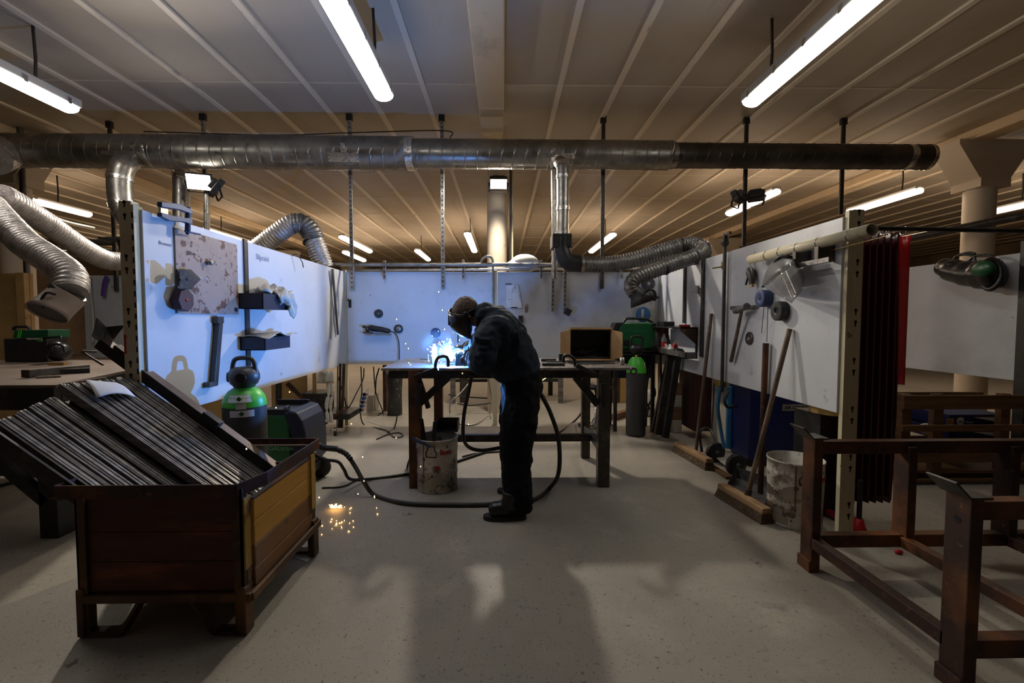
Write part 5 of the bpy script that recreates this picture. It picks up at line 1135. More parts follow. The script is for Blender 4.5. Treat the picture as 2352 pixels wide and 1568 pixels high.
tag(obj('beige_case', MB().box2((P(1088, 930, 6.2).x, 6.2, .42), (P(1132, 930, 6.2).x, 6.5, .78)), m_beige), 'pale case hanging under the rear bench', 'case')
floorbox(1424, 1440, 925, 845, .05, m_ply, 'timber_upright', 'pale timber upright behind the tall gas cylinder', 'timber')
floorbox(1405, 1424, 925, 845, .05, m_rust, 'timber_upright', 'dark timber upright left of the pale one', 'timber')
# chrome stand of the stool behind the bench
sc = F(1369, 984); sc.y = 4.98; sc.x = P(1369, 960, 4.98).x; sc.z = 0
ss = thing('chrome_stool', 'bright chrome column stool foot behind the right bench leg', 'stool', sc)
obj('column', MB().lathe([(.0001, .02), (.055, .02), (.05, .08), (.022, .13), (.02, .45), (.0001, .45)], sc, n=18), m_chrome, ss)
for q in range(5):
    dv = V((math.cos(q * 1.257), math.sin(q * 1.257), 0)); obj('foot', MB().bar(sc + V((0, 0, .06)), sc + dv * .2 + V((0, 0, .03)), .03, .02), m_chrome, ss); obj('castor', MB().ell(sc + dv * .2 + V((0, 0, .02)), .02, 10, 8), m_black, ss)
obj('foot_ring', MB().tube([sc + V((.13 * math.cos(q * .2618), .13 * math.sin(q * .2618), .27)) for q in range(25)], .008, 6), m_chrome, ss)
obj('seat', MB().lathe([(.0001, .45), (.16, .45), (.17, .48), (.15, .5), (.0001, .5)], sc, n=20), m_black, ss)
a, b_ = F(1408, 965), F(1450, 950); tag(obj('timber_offcut', MB().bar(a + V((0, 0, .04)), b_ + V((0, 0, .04)), .07, .07), m_wood), 'brown timber offcut on the floor left of the tall cylinder', 'timber')
q_ = P(1491, 915, 5.6)
tag(obj('white_sack', MB().ell((q_.x, q_.y, .17), (.07, .06, .17)).ell((q_.x - .02, q_.y, .09), (.09, .07, .09)), m_cloth), 'pale sack on the floor behind the tall cylinder', 'bag')

# ============================================================ LEFT NEIGHBOURING BAY
t = thing('side_bench', 'dark steel bench of the left bay with bars lying on it', 'workbench', V((-3.4, 3.1, 0)))
zb_ = .86
xA = P(150, 885, 2.42).x; xB = P(330, 846, 3.25).x
pl_ = [V((-5.2, 2.42, zb_)), V((xA - .05, 2.42, zb_)), V((xB - .05, 3.25, zb_)), V((xB - .1, 3.95, zb_)), V((-5.2, 3.95, zb_))]
obj('bench_top', MB().prism([p - V((0, 0, .016)) for p in pl_], (0, 0, .016)), mat('brown steel top', (.16, .12, .10), .5, .4, [((.1, .07, .055), 3, .45, .68)]), t)
obj('apron', MB().box2((-5.1, 2.46, .72), (xA - .1, 2.5, .843)), m_blackmetal, t)
obj('apron', MB().bar((xA - .12, 2.5, .8), (xB - .12, 3.25, .8), .04, .08), m_blackmetal, t)
for (x, y) in ((xA - .2, 2.55), (xB - .2, 3.8), (-4.6, 2.55), (-4.6, 3.8), (xB - .14, 3.2)): obj('leg', MB().box2((x - .05, y - .05, 0), (x + .05, y + .05, .844)), m_blackmetal, t, bev=.003)
obj('brace', MB().bar((xA - .22, 2.52, .2), (xA - .9, 2.52, .82), .06, .04, (0, 1, 0)).bar((-4.55, 2.6, .35), (xA - .2, 2.6, .35), .05, .05), m_blackmetal, t)
def onb(px, py, Y, h=0): p = P(px, py, Y); p.z = zb_ + h; return p
for (a, b_, w, h, m, lab) in ((onb(57, 846, 2.72, .025), onb(198, 831, 3.1, .02), .05, .045, m_darksteel, 'longest dark square bar on the left bay bench'), (onb(88, 848, 2.85, .016), onb(206, 836, 3.0, .016), .035, .03, m_blackmetal, 'shorter dark bar in front on the left bay bench'), (onb(114, 830, 3.5, .01), onb(150, 828, 3.5, .01), .03, .018, m_brass, 'small brass coloured bar on the left bay bench'), (onb(82, 851, 2.7, .007), onb(140, 848, 2.75, .007), .014, .012, m_galv, 'thin round rod nearest the edge of the left bay bench')):
    tag(obj('steel_bar', MB().bar(a, b_, w, h), m, bev=.002), lab, 'steel bar')
Y2 = 3.75
def l2(px, py, Y=Y2): return P(px, py, Y)
t = thing('side_welder', 'dark green welder with lime stripes on the left bay bench', 'welding machine', l2(60, 826))
obj('case', MB().box2((l2(8, 790).x, Y2, zb_ + .002), (l2(108, 790).x, Y2 + .18, l2(60, 777).z)), m_black, t, bev=.008)
obj('lid', MB().prism([l2(28, 776, Y2 - .004), l2(33, 758, Y2 - .004), l2(110, 757, Y2 - .004), l2(110, 776, Y2 - .004)], (0, .19, 0)), m_green_dk, t, bev=.004)
for o_ in (0, 5): obj('lime_stripe', MB().prism([l2(39 + o_, 775, Y2 - .006), l2(43 + o_, 759, Y2 - .006), l2(45 + o_, 759, Y2 - .006), l2(41.5 + o_, 775, Y2 - .006)], (0, .003, 0)), m_lime, t)
obj('carry_handle', MB().tube(spline([l2(31, 758, Y2 + .09), l2(35, 751, Y2 + .09), l2(50, 750, Y2 + .09), l2(64, 751, Y2 + .09), l2(69, 758, Y2 + .09)], 5), .012, 8), m_black, t)
text('microwire', l2(61, 780, Y2 - .003), (1, 0, 0), (0, 0, 1), .03, m_cloth, t); text('mobil', l2(86, 784, Y2 - .003), (1, 0, 0), (0, 0, 1), .02, m_lime, t)
obj('front_bracket', MB().tube([l2(108, 774), l2(140, 772), l2(140, 780)], .006, 6), m_black, t)
k = MB().ell(l2(135, 808, 3.7), (.075, .09, .075)).ell(l2(128, 800, 3.66), (.05, .06, .06))
hm = thing('welding_mask', 'black welding mask standing on the left bay bench', 'welding mask', onb(135, 826, 3.7)); obj('mask_shell', k, m_helmet, hm); obj('strap_arch', MB().tube(spline([l2(118, 805, 3.6), l2(120, 793, 3.6), l2(132, 790, 3.6), l2(145, 795, 3.6), l2(149, 808, 3.6)], 5), .01, 8), m_black, hm)
t = thing('grey_carry_cap', 'grey cylinder cap with brass valve at the edge of the left partition', 'cylinder cap', P(325, 822, 4.3))
obj('cap_dome', MB().ell(P(326, 812, 4.3), (.06, .06, .06)), m_greydisc, t); obj('cap_handle', MB().box(P(329, 795, 4.3), (.05, .04, .06)), m_black, t, bev=.01); obj('brass_valve', MB().tube([P(316, 812, 4.25), P(303, 823, 4.22)], .012, 8), m_brass, t)
yb_ = V((P(318, 930, 4.3).x, 4.3, 0)); cyl(yb_, .085, .66, .78, 'gas cylinder with bright green shoulder below the left bay bench edge')
t = YB + .2
tag(obj('yellow_board', MB().box2((-8.2, YB + .2, .3), (P(82, 930, t).x, YB + .24, 1.74)), m_ply), 'yellow wooden board wall of the left bay', 'board')
tag(obj('board_edge', MB().box2((P(66, 930, t).x, YB + .12, .0), (P(85, 930, t).x, YB + .18, 1.74)), m_ply, bev=.003), 'stained wooden edge post beside the yellow board', 'post')
for (pts, r, m, lab) in (([P(205, 632, 5.4), P(208, 680, 5.4), P(213, 740, 5.4), P(211, 785, 5.4)], .017, m_strap, 'long grey webbing strap on the grey partition at the left'), ([P(246, 634, 5.4), P(240, 650, 5.4), P(236, 680, 5.4)], .026, m_purple, 'purple strap on the grey partition at the left')):
    tag(obj('hanging_strap', MB().tube(spline(pts, 6), r, 8, rb=.005, axb=(0, 1, 0)), m), lab, 'strap')
for (px0, px1, pyb, pyt, m, lab) in ((0, 60, 1010, 905, m_ply, 'yellowish board under the left bay bench'), (110, 165, 990, 868, m_beige, 'pale upright board under the left bay bench'), (170, 205, 985, 860, m_ply, 'narrow wooden board under the left bay bench')):
    floorbox(px0, px1, pyb, pyt, .05, m, 'leaning_board', lab, 'board')
tag(obj('hex_block', MB().lathe([(.0001, 0), (.13, 0), (.13, .12), (.0001, .12)], P(40, 905, 4.4), (0, -1, 0), 6, False), m_beige), 'pale six sided block under the left bay bench', 'block')
for (a, b_, lab) in ((ff(0, 1118, .01), ff(120, 1085, .01), 'dark rod on the floor at the left edge, nearer one'), (ff(0, 1085, .01), ff(95, 1063, .01), 'dark rod on the floor at the left edge, farther one')):
    pipe('floor_rod', [a, b_], .012, m_blackmetal, lab, 'rod')
# ============================================================ RUSTY RACK FRAME, RIGHT FOREGROUND
XA = 1.465; YA, YC = 2.125, 1.41
t = thing('rusty_frame', 'rusty brown steel rack frame with cradle caps in the right foreground', 'steel frame', V((1.9, 1.77, 0)))
pw, pd = .042, .085
posts = [(XA, YA), (XA, YC), (1.92, YA), (2.42, YA), (3.05, YA), (3.05, YC)]
for i, (x, y) in enumerate(posts):
    z0 = 0 if i in (0, 1, 4, 5) else .12
    obj('upright', MB().box2((x, y - pd * .5, z0), (x + pw, y + pd * .5, .64 if i < 2 else .60)), m_rust, t, bev=.004)
    if i < 2:
        # V shaped cradle on top of the post
        c = V((x + pw / 2, y, .64))
        obj('cradle_cap', MB().hexa([c + V((-.03, -.05, 0)), c + V((.04, -.05, 0)), c + V((.04, .05, 0)), c + V((-.03, .05, 0)), c + V((-.03, -.05, .008)), c + V((.04, -.05, .008)), c + V((.04, .05, .008)), c + V((-.03, .05, .008))]).hexa([c + V((-.03, -.05, .0)), c + V((-.022, -.05, 0)), c + V((-.022, .05, 0)), c + V((-.03, .05, 0)), c + V((-.085, -.05, .055)), c + V((-.077, -.05, .058)), c + V((-.077, .05, .058)), c + V((-.085, .05, .055))]), m_darksteel, t)
    if i < 2: obj('foot_plate', MB().box2((x - .012, y - pd * .52, 0), (x, y + pd * .52, .055)), m_rust, t, bev=.003)
for (z, lo, hi) in ((.595, 0, 1), (.14, 0, 1)):
    for y in (YA, YC): obj('long_rail', MB().box2((XA + pw, y - .025, z - .03), (3.05, y + .025, z + .03)), m_rust, t, bev=.003)
for x in (XA, 1.90, 2.42, 3.05): obj('cross_rail', MB().box2((x, YC + .03, .115), (x + .045, YA - .03, .165)), m_rust, t, bev=.003)
obj('bolt_hole', MB().lathe([(.0001, 0), (.012, 0)], (XA - .001, YC + .0, .56), (-1, 0, 0), 12), m_black, t)

# ============================================================ RED CURTAIN
Yr = 2.62
pipe('curtain_rod', [P(2000, 524, Yr - .05), P(2400, 531, Yr)], .013, m_black, 'black curtain rod running out to the right edge', 'rod')
xa, xb_ = P(1962, 540, Yr).x, P(2062, 540, Yr).x
zt_, zb_ = P(2010, 541, Yr).z, .13
ct = thing('welding_curtain', 'dark red pleated welding curtain beside the right cream post', 'curtain', V(((xa + xb_) / 2, Yr, zb_)))
rows = []
for i in range(25):
    f = i / 24; z = zt_ + (zb_ - zt_) * f; row = []
    for j in range(91):
        s_ = j / 90; x = xa + (xb_ - xa) * s_ + (.02 * f * (s_ - .5)); am = .03 + .02 * f
        row.append(V((x, Yr + am * math.sin(s_ * 2 * math.pi * 6.5 + .5 * math.sin(f * 3)) + .012 * math.sin(s_ * 41 + f * 2), z)))
    rows.append(row)
obj('pleats', MB().grid(rows), m_curtain, ct, solid=.003)
xc = P(2089, 540, Yr).x
obj('red_edge_strip', MB().grid([[V((xb_ + (xc - xb_) * j / 6, Yr + .02 * math.sin(j * .6), zt_ + (.82 - zt_) * i / 10)) for j in range(7)] for i in range(11)]), m_curtain_thin, ct, solid=.002)
obj('red_edge_strip', MB().grid([[V((P(1952 + 3 * j, 540, Yr).x, Yr - .02, zt_ + .0 + (.95 - zt_) * i / 8)) for j in range(5)] for i in range(9)]), m_curtain_thin, ct, solid=.002)
for px in (2013, 2030, 2035, 2049, 2075):
    c = P(px, 530, Yr); obj('curtain_ring', MB().tube([c + V((.005 * math.sin(q * .5236), .024 * math.cos(q * .5236), .024 * math.sin(q * .5236))) for q in range(13)], .003, 6), m_chrome, ct)

# ============================================================ BEHIND THE RIGHT PARTITION
def bx(name, px0, px1, pyt, pyb, Y, d, m, label, cat, bev=.006, z0=None):
    a, b_ = P(px0, pyt, Y), P(px1, pyb, Y)
    return tag(obj(name, MB().box2((a.x, Y, max(.002, b_.z) if z0 is None else z0), (b_.x, Y + d, a.z)), m, bev=bev), label, cat)
# blue machine
Ym = 3.62
t = thing('blue_machine', 'big dark blue machine cabinet seen below the right partition', 'machine', V((P(1815, 930, Ym).x, Ym + .3, 0)))
x0_, x1_ = P(1722, 930, Ym).x, P(1888, 930, Ym).x
zt_ = .90
obj('cabinet', MB().box2((x0_, Ym, .06), (x1_, Ym + .34, zt_)), m_bluebox, t, bev=.008)
obj('plinth', MB().box2((x0_ + .02, Ym + .02, 0), (x1_ - .02, Ym + .32, .06)), m_black, t)
zl = P(1840, 936, Ym).z
obj('name_plate', MB().box2((P(1797, 930, Ym).x, Ym - .004, zl - .025), (P(1864, 930, Ym).x, Ym, zl + .028)), m_beige, t)
text('AIR LIQUIDE', V((P(1802, 930, Ym).x, Ym - .0055, zl - .008)), (1, 0, 0), (0, 0, 1), .034, m_ink, t, bold=.001)
obj('plate_tab', MB().box2((P(1869, 930, Ym).x, Ym - .004, zl - .022), (P(1876, 930, Ym).x, Ym, zl + .01)), m_beige, t)
# beige cabinet left of it
Yv = 3.98
t = thing('vent_cabinet', 'beige metal cabinet with louvred vent below the right partition', 'cabinet', V((P(1700, 930, Yv).x, Yv + .2, 0)))
x0_, x1_ = P(1681, 930, Yv).x, P(1722, 930, Yv).x
obj('cabinet', MB().box2((x0_, Yv, .03), (x1_, Yv + .4, .86)), m_beige, t, bev=.005)
for s_ in (0, 1):
    for i in range(10):
        z = .10 + .021 * i; xx = x0_ + .008 + s_ * .065; obj('louvre_slat', MB().box((xx + .026, Yv - .003, z), (.05, .006, .008)), m_white, t)
obj('knob', MB().lathe([(.02, 0), (.015, .02), (.0001, .02)], (x1_ - .02, Yv, .42), YD, 12), m_black, t)
obj('loop_cable', MB().tube(spline([V((x0_ + .02, Yv - .02, .78)), V((x0_ + .05, Yv - .03, .68)), V((x0_ + .09, Yv - .02, .7)), V((x0_ + .1, Yv - .02, .78))], 6), .006, 6), m_black, t)
bx('blue_upright', 1672, 1680, 888, 1030, 3.9, .03, mat('light blue paint', (.03, .16, .33), .5), 'light blue upright left of the beige cabinet', 'upright')
bx('dark_cabinet', 1596, 1650, 845, 990, 4.5, .4, mat('dark red cabinet', (.03, .006, .006), .6), 'dark red cabinet in the shade behind the right partition', 'cabinet')
bx('yellow_box', 1650, 1672, 868, 888, 4.1, .1, m_yellowpaint, 'small yellow box peeping under the right partition', 'box')
cable([P(1672, 900, 3.85), P(1664, 920, 3.82), P(1672, 935, 3.82), P(1690, 930, 3.85)], .012, 'black hose bend by the light blue upright', name='hose_bend')
cable([P(1640, 880, 4.1), P(1638, 930, 4.1), P(1634, 990, 4.1)], .008, 'chain hanging in the shade under the right partition', m_darksteel, 'hanging_chain', 6)
for i in range(4):
    y = 880 + i * 28
    bx('stacked_box', 1546, 1566, y, y + 27.6 if i < 3 else 1010, 4.75, .1, m_beige if i % 2 else m_wood, ['tan small box, topmost of the stack behind the leaning bars', 'beige small box, second of the stack behind the leaning bars', 'tan small box, third of the stack behind the leaning bars', 'beige small box, lowest of the stack behind the leaning bars'][i], 'box')
# hand truck lying at the wall
t = thing('hand_truck', 'grey hand truck plate with black wheels on the floor by the brooms', 'hand truck', F(1665, 1070))
A, B, C_, D = F(1620, 1040), F(1672, 1085), F(1718, 1060), F(1668, 1022)
obj('toe_plate', MB().prism([p + V((0, 0, .03)) for p in (A, B, C_, D)], (0, 0, .012)), m_beige, t, bev=.004)
c = F(1690, 1098); c.z = .1
for (cc, lab) in ((F(1690, 1092), 0), (F(1648, 1064) + V((0, .04, 0)), 1)):
    cc.z = .085; ax = V((.25, -1, 0))
    obj('wheel', MB().lathe([(.0001, -.02), (.06, -.02), (.085, -.016), (.085, .016), (.06, .02), (.03, .016), (.0001, .022)], cc, ax, 24), m_rubber, t)
    obj('hub', MB().lathe([(.02, .021), (.018, .03), (.0001, .03)], cc, ax, 12), m_greydisc, t)
obj('hoop_frame', MB().tube(spline([F(1612, 1048) + V((0, 0, .04)), F(1612, 1048) + V((0, .05, .2)), F(1640, 1048) + V((0, .1, .22)), F(1660, 1060) + V((.02, .1, .08))], 6), .012, 8), m_darksteel, t)
a, b_ = F(1632, 1072), F(1676, 1100); tag(obj('wood_strip', MB().bar(a + V((0, 0, .01)), b_ + V((0, 0, .01)), .06, .018), m_wood), 'brown wood strip on the floor beside the hand truck', 'timber')
# yellow hard hat and papers by the post
k = MB().lathe([(.125, 0), (.12, .02), (.105, .07), (.07, .105), (.0001, .115)], P(1912, 947, 2.75), n=24)
tag(obj('hard_hat', k, m_yellowpaint), 'orange yellow dome shaped cap beside the right cream post', 'cap')
tag(obj('dark_stand', MB().box2((1.93, 2.70, .0), (2.14, 2.95, P(1912, 949, 2.75).z - .002)), m_blackmetal), 'dark stand below the orange yellow cap', 'stand')
# red jack by the curtain foot
t = thing('floor_jack', 'red jack stand on the floor under the curtain', 'jack', F(1970, 1225))
c = F(1972, 1222)
obj('jack_base', MB().lathe([(.0001, 0), (.05, 0), (.03, .04), (.02, .08), (.0001, .08)], c, n=16), m_red, t)
obj('jack_ram', MB().tube([c + V((0, 0, .07)), c + V((0, 0, .3))], .013, 10), m_black, t)
obj('jack_arm', MB().bar(c + V((0, 0, .03)), F(1900, 1185) + V((0, 0, .03)), .03, .03), m_red, t)
tag(obj('red_scrap', MB().ell(F(2064, 1272) + V((0, 0, .012)), (.022, .012, .012)), m_red), 'small red scrap on the floor inside the rusty frame', 'scrap')

# ============================================================ RIGHT NEIGHBOURING BAY
Yp = 3.2
t = thing('pallet_box', 'wooden slatted pallet box in the right bay', 'pallet', V((3.4, Yp + .3, 0)))
x0_, x1_ = P(2076, 930, Yp).x, 4.15
for i, (ya, yb2) in enumerate(((908, 940), (976, 991), (1010, 1026), (1040, 1062), (1100, 1140))):
    za, zb2 = P(2200, ya, Yp).z, max(.02, P(2200, yb2, Yp).z)
    obj('slat_board', MB().box2((x0_, Yp, zb2), (x1_, Yp + .022, za)), m_wood, t, bev=.003)
for px in (2090, 2165, 2320):
    x = P(px, 930, Yp).x; obj('corner_batten', MB().box2((x - .035, Yp + .023, .02), (x + .035, Yp + .07, P(2200, 906, Yp).z)), m_wood, t, bev=.003)
for i in range(3): obj('rear_slat', MB().box2((x0_, Yp + .62, .1 + .19 * i), (x1_, Yp + .64, .2 + .19 * i)), m_wood, t)
obj('pallet_floor', MB().box2((x0_, Yp + .02, .08), (x1_, Yp + .64, .1)), m_wood, t)
for i, (ya, yb2, lab) in enumerate(((958, 975, 'upper flat blue carton with round emblem in the pallet box'), (992, 1008, 'lower flat blue carton in the pallet box'))):
    za, zb2 = P(2250, ya, Yp + .077).z, P(2250, yb2, Yp + .077).z; xl, xr_ = P(2182, 930, Yp + .077).x, P(2312, 930, Yp + .077).x
    k = thing('blue_carton', lab, 'carton', V(((xl + xr_) / 2, Yp + .3, zb2)))
    obj('carton', MB().box2((xl, Yp + .077, zb2 - .02), (xr_, Yp + .5, za + .02)), m_bluebox, k, bev=.003)
    obj('white_flash', MB().prism([P(2236, ya, Yp + .074), P(2288, ya, Yp + .074), P(2288, ya + 10, Yp + .074)], (0, .002, 0)), m_white, k)
    if i == 0:
        obj('emblem', MB().lathe([(.03, 0), (.0001, .001)], P(2206, 967, Yp + .075), YD, 22), m_white, k)
        text('mw', P(2200, 970, Yp + .0725), (1, 0, 0), (0, 0, 1), .03, m_ink, k); text('Micro', P(2218, 972, Yp + .074), (1, 0, 0), (0, 0, 1), .024, m_cloth, k)
        obj('pale_label', MB().box2((P(2176, 930, Yp + .075).x, Yp + .072, P(2180, 976, Yp + .077).z), (P(2192, 930, Yp + .075).x, Yp + .0755, P(2180, 961, Yp + .077).z)), m_card, k)
for i in range(1): tag(obj('white_parcel', MB().ell(P(2140, 985, Yp + .25), (.09, .07, .05)), m_cloth), 'pale parcel lying in the pallet box', 'parcel')
tag(obj('dark_post', MB().box2((4.20, 3.56, 0), (4.28, 3.64, 1.84)), m_black), 'black post at the far right edge of the photo', 'post')
# black helmet on the far right sheet
XG = 4.235
c = PX(2235, 622, XG); c.x -= .12
t = thing('welding_helmet', 'black and green welding helmet hung on the far right partition', 'welding helmet', c)
Ry = Matrix.Rotation(0, 3, 'Z')
def gh(px, py, off): p = PX(px, py, XG); d_ = ray(px, py); return CO + d_ * ((XG - off) / d_.x)
k = MB().tube(spline([gh(2168, 612, .12), gh(2180, 618, .14), gh(2210, 626, .15), gh(2245, 630, .15), gh(2272, 628, .15), gh(2292, 624, .14)], 5), [.055] + [.085] * 5 + [.10] * 5 + [.11] * 5 + [.125] * 5 + [.135] * 4 + [.12], 16)
obj('helmet_shell', k, m_helmet, t)
obj('green_panel', MB().ell(gh(2258, 618, .25), (.05, .09, .07)), m_green_dk, t)
obj('lens_frame', MB().box(gh(2178, 616, .2), (.06, .1, .09)), m_black, t, bev=.02)
obj('chin_edge', MB().tube(spline([gh(2255, 655, .2), gh(2275, 664, .2), (gh(2296, 645, .18)), gh(2298, 615, .16), gh(2290, 600, .14)], 5), .02, 10), m_black, t)
for pts in ([(2187, 603), (2195, 590), (2215, 584), (2235, 588), (2240, 600)], [(2225, 600), (2240, 588), (2265, 586), (2285, 592), (2293, 604)], [(2205, 584), (2225, 580), (2240, 583)]):
    obj('head_strap', MB().tube(spline([gh(x, y, .12) for x, y in pts], 5), .011, 8), m_black, t)
bx('wall_hook', 2087, 2094, 704, 711, 4.78, .02, m_black, 'tiny dark peg on the grey far right partition', 'hook')

# ============================================================ WELDING ARC, SPARKS, SMOKE
t = thing('welding_arc', 'blazing blue white welding arc at the workpiece on the bench', 'welding arc', ARC)
obj('arc_core', MB().ell(ARC, (.011, .008, .017), 14, 10), m_arc, t)
k = MB()
for i in range(26):
    q = rnd(3.14); ph = rnd(1.1) + .2; L = random.uniform(.012, .04); d = V((math.cos(q) * math.cos(ph), math.sin(q) * math.cos(ph) * .6 - .2, abs(math.sin(ph)))).normalized()
    k.tube([ARC + d * .012, ARC + d * L], [.0022, .0004], 5)
obj('arc_rays', k, m_arc, t)
lamp('arc_glow', 'POINT', ARC + V((0, -.004, .012)), ARC_E, ARC_COL, shadow_soft_size=.012)
k = MB()
for i in range(70):
    q = random.uniform(.15, 2.3); R_ = random.uniform(.03, .15) * (1 if i % 3 else 1.5)
    p = ARC + V((-math.cos(q) * R_ * (-.3 if q > 1.7 else 1) * .9 , rnd(.05) - .02, math.sin(q) * R_)); d = (p - ARC).normalized(); L = random.uniform(.004, .02)
    k.tube([p, p + d * L + V((0, 0, -L * .2))], [.0008, .0011], 4)
tag(obj('spark_spray', k, m_sparkw), 'spray of white sparks bursting round the welding arc', 'sparks', kind='stuff')
k = MB()
for (px, py, Y) in ((911, 734, 3.1), (932, 790, 3.1), (938, 801, 3.1), (1008, 671, 3.1), (1016, 713, 3.1), (1021, 757, 3.1), (939, 834, 3.1), (943, 838, 3.1), (1008, 828, 3.1), (1013, 833, 3.1), (985, 829, 3.1), (1055, 782, 3.1), (1050, 795, 3.1), (665, 901, 2.9), (634, 937, 2.9), (833, 1050, 2.9), (807, 974, 2.9), (836, 1105, 2.8), (822, 1135, 2.8), (860, 1143, 2.75), (966, 1072, 2.9), (1076, 975, 3), (910, 1006, 3.2), (1062, 858, 3.1), (566, 1032, 2.0), (733, 1143, 2.5)):
    p = P(px, py, Y); k.tube([p, p + V((rnd(.001), 0, .006 if px != 860 else .014))], [.0026, .0018], 6)
tag(obj('flying_sparks', k, m_spark), 'scattered orange sparks flying in the air round the bench', 'sparks', kind='stuff')
a, b_ = P(1246, 873, 3.0), P(1253, 868, 3.0)
tag(obj('spark_streak', MB().tube([a, b_], .0016, 5), m_spark), 'single orange spark streak behind the welder hip', 'spark')
k = MB(); c = F(773, 1170); c.z = .012
for i in range(46):
    q = rnd(3.14); R_ = random.uniform(.004, .05); d = V((math.cos(q), .3 * math.sin(q), abs(math.sin(q)) * .55)); p = c + d * R_; L = random.uniform(.004, .016)
    if p.z < .003: p.z = .003
    k.tube([p, p + d * L], [.0024, .0008], 5)
for (px, py) in ((773, 1197), (773, 1203), (780, 1202), (785, 1200), (772, 1206), (784, 1210), (785, 1213), (762, 1193), (760, 1199), (763, 1215), (740, 1208), (739, 1228), (811, 1197), (803, 1202), (803, 1170), (806, 1167), (804, 1178), (801, 1221), (791, 1196), (736, 1199), (780, 1168), (812, 1211), (865, 1167), (867, 1181)):
    p = F(px, py); p.z = .004; k.ell(p, random.uniform(.0018, .0035), 6, 5)
tag(obj('floor_sparks', k, m_spark), 'orange sparks bursting on the floor right of the crate', 'sparks', kind='stuff')
M = bpy.data.materials.new('smoke halo'); M.use_nodes = True; N = M.node_tree.nodes; N.remove(N['Principled BSDF'])
pv = N.new('ShaderNodeVolumePrincipled'); pv.inputs['Color'].default_value = (.8, .85, .95, 1); pv.inputs['Anisotropy'].default_value = .2
tc = N.new('ShaderNodeTexCoord'); nz = N.new('ShaderNodeTexNoise'); nz.inputs['Scale'].default_value = 9; nz.inputs['Detail'].default_value = 4
gr = N.new('ShaderNodeVectorMath'); gr.operation = 'LENGTH'; mp = N.new('ShaderNodeMapping'); mp.inputs['Location'].default_value = (0, 0, -1); mp.inputs['Scale'].default_value = (1 / .17, 1 / .12, 1 / .13)
L_ = M.node_tree.links; L_.new(tc.outputs['Object'], nz.inputs['Vector']); L_.new(tc.outputs['Object'], mp.inputs[0]); L_.new(mp.outputs[0], gr.inputs[0])
fa = N.new('ShaderNodeMapRange'); fa.inputs[1].default_value = 0; fa.inputs[2].default_value = 1; fa.inputs[3].default_value = 1; fa.inputs[4].default_value = 0; L_.new(gr.outputs['Value'], fa.inputs[0])
mr = N.new('ShaderNodeMapRange'); mr.inputs[1].default_value = .42; mr.inputs[2].default_value = .7; mr.inputs[4].default_value = SMOKE; L_.new(nz.outputs['Fac'], mr.inputs[0])
mu = N.new('ShaderNodeMath'); mu.operation = 'MULTIPLY'; L_.new(fa.outputs[0], mu.inputs[0]); L_.new(mr.outputs[0], mu.inputs[1]); L_.new(mu.outputs[0], pv.inputs['Density'])
L_.new(pv.outputs[0], N['Material Output'].inputs['Volume'])
tag(obj('smoke_halo', MB().ell(ARC + V((-.09, 0, .095)), (.17, .12, .13), 20, 14), M), 'small puff of smoke thickened to make the blue halo around the welding arc', 'smoke', kind='stuff')
# ============================================================ THE WELDER
def remesh(o, vox=.012, it=4, disp=0, dsc=.08, dsc2=0):
    q = o.modifiers.new('remesh', 'REMESH'); q.mode = 'VOXEL'; q.voxel_size = vox; q.use_smooth_shade = True
    q = o.modifiers.new('smooth', 'SMOOTH'); q.iterations = it; q.factor = .5
    if disp:
        tx = bpy.data.textures.new('folds', 'CLOUDS'); tx.noise_scale = dsc; tx.noise_depth = 1
        q = o.modifiers.new('folds', 'DISPLACE'); q.texture = tx; q.strength = disp; q.mid_level = .5; q.texture_coords = 'LOCAL'
YP = 2.88
def h(px, py, Y=YP): return P(px, py, Y)
S = YP / FPX
pz = thing('person', 'person in a dark hoodie and black welding helmet bending over the bench to weld', 'person', V((h(1170, 0).x, 2.9, 0)))
# body: one continuous skin, mostly covered
k = MB()
head_c = h(1070, 718)
hd_ax = (h(1050, 752) - h(1078, 690)).normalized()
k.ell(head_c, (.080, .074, .092), 20, 14)
k.ell(h(1060, 744), (.055, .055, .058), 16, 10)                                   # jaw and face front
k.ell(h(1040, 733), (.018, .014, .022), 10, 8)                                    # nose
for s_ in (-1, 1): k.ell(h(1078, 735) + V((0, s_ * .078, 0)), (.02, .012, .032), 10, 8)   # ears
k.tube([h(1080, 728), h(1100, 730), h(1122, 742)], [.055, .056, .07], 14)
k.tube([h(1125, 748), h(1160, 790), h(1186, 845), h(1196, 885)], [.09, .10, .09, .09], 16, rb=[.15, .14, .13, .13], axb=(0, 1, 0))
def armpts(sy):
    if sy < 0: return [h(1128, 762, 2.70), h(1114, 800, 2.64), h(1107, 832, 2.70), h(1092, 826, 2.92), h(1080, 817, 3.12)]
    return [h(1124, 756, 3.06), h(1104, 792, 3.14), h(1096, 812, 3.24), h(1086, 805, 3.33), h(1074, 797, 3.41)]
for sy in (-1, 1): k.tube(spline(armpts(sy), 5), [.055] * 6 + [.048] * 6 + [.042] * 5 + [.034] * 4, 12)
legs = {-1: [h(1200, 880, 2.82), h(1190, 985, 2.76), h(1186, 1040, 2.74), h(1190, 1150, 2.72)], 1: [h(1192, 880, 2.98), h(1186, 980, 3.06), h(1180, 1035, 3.10), h(1184, 1120, 3.13)]}
for sy in (-1, 1): k.tube(spline(legs[sy], 5), [.075] * 5 + [.06] * 5 + [.05] * 5 + [.045], 14)
body = obj('body', k, m_skin, pz, mods=lambda o: remesh(o, .012, 3))
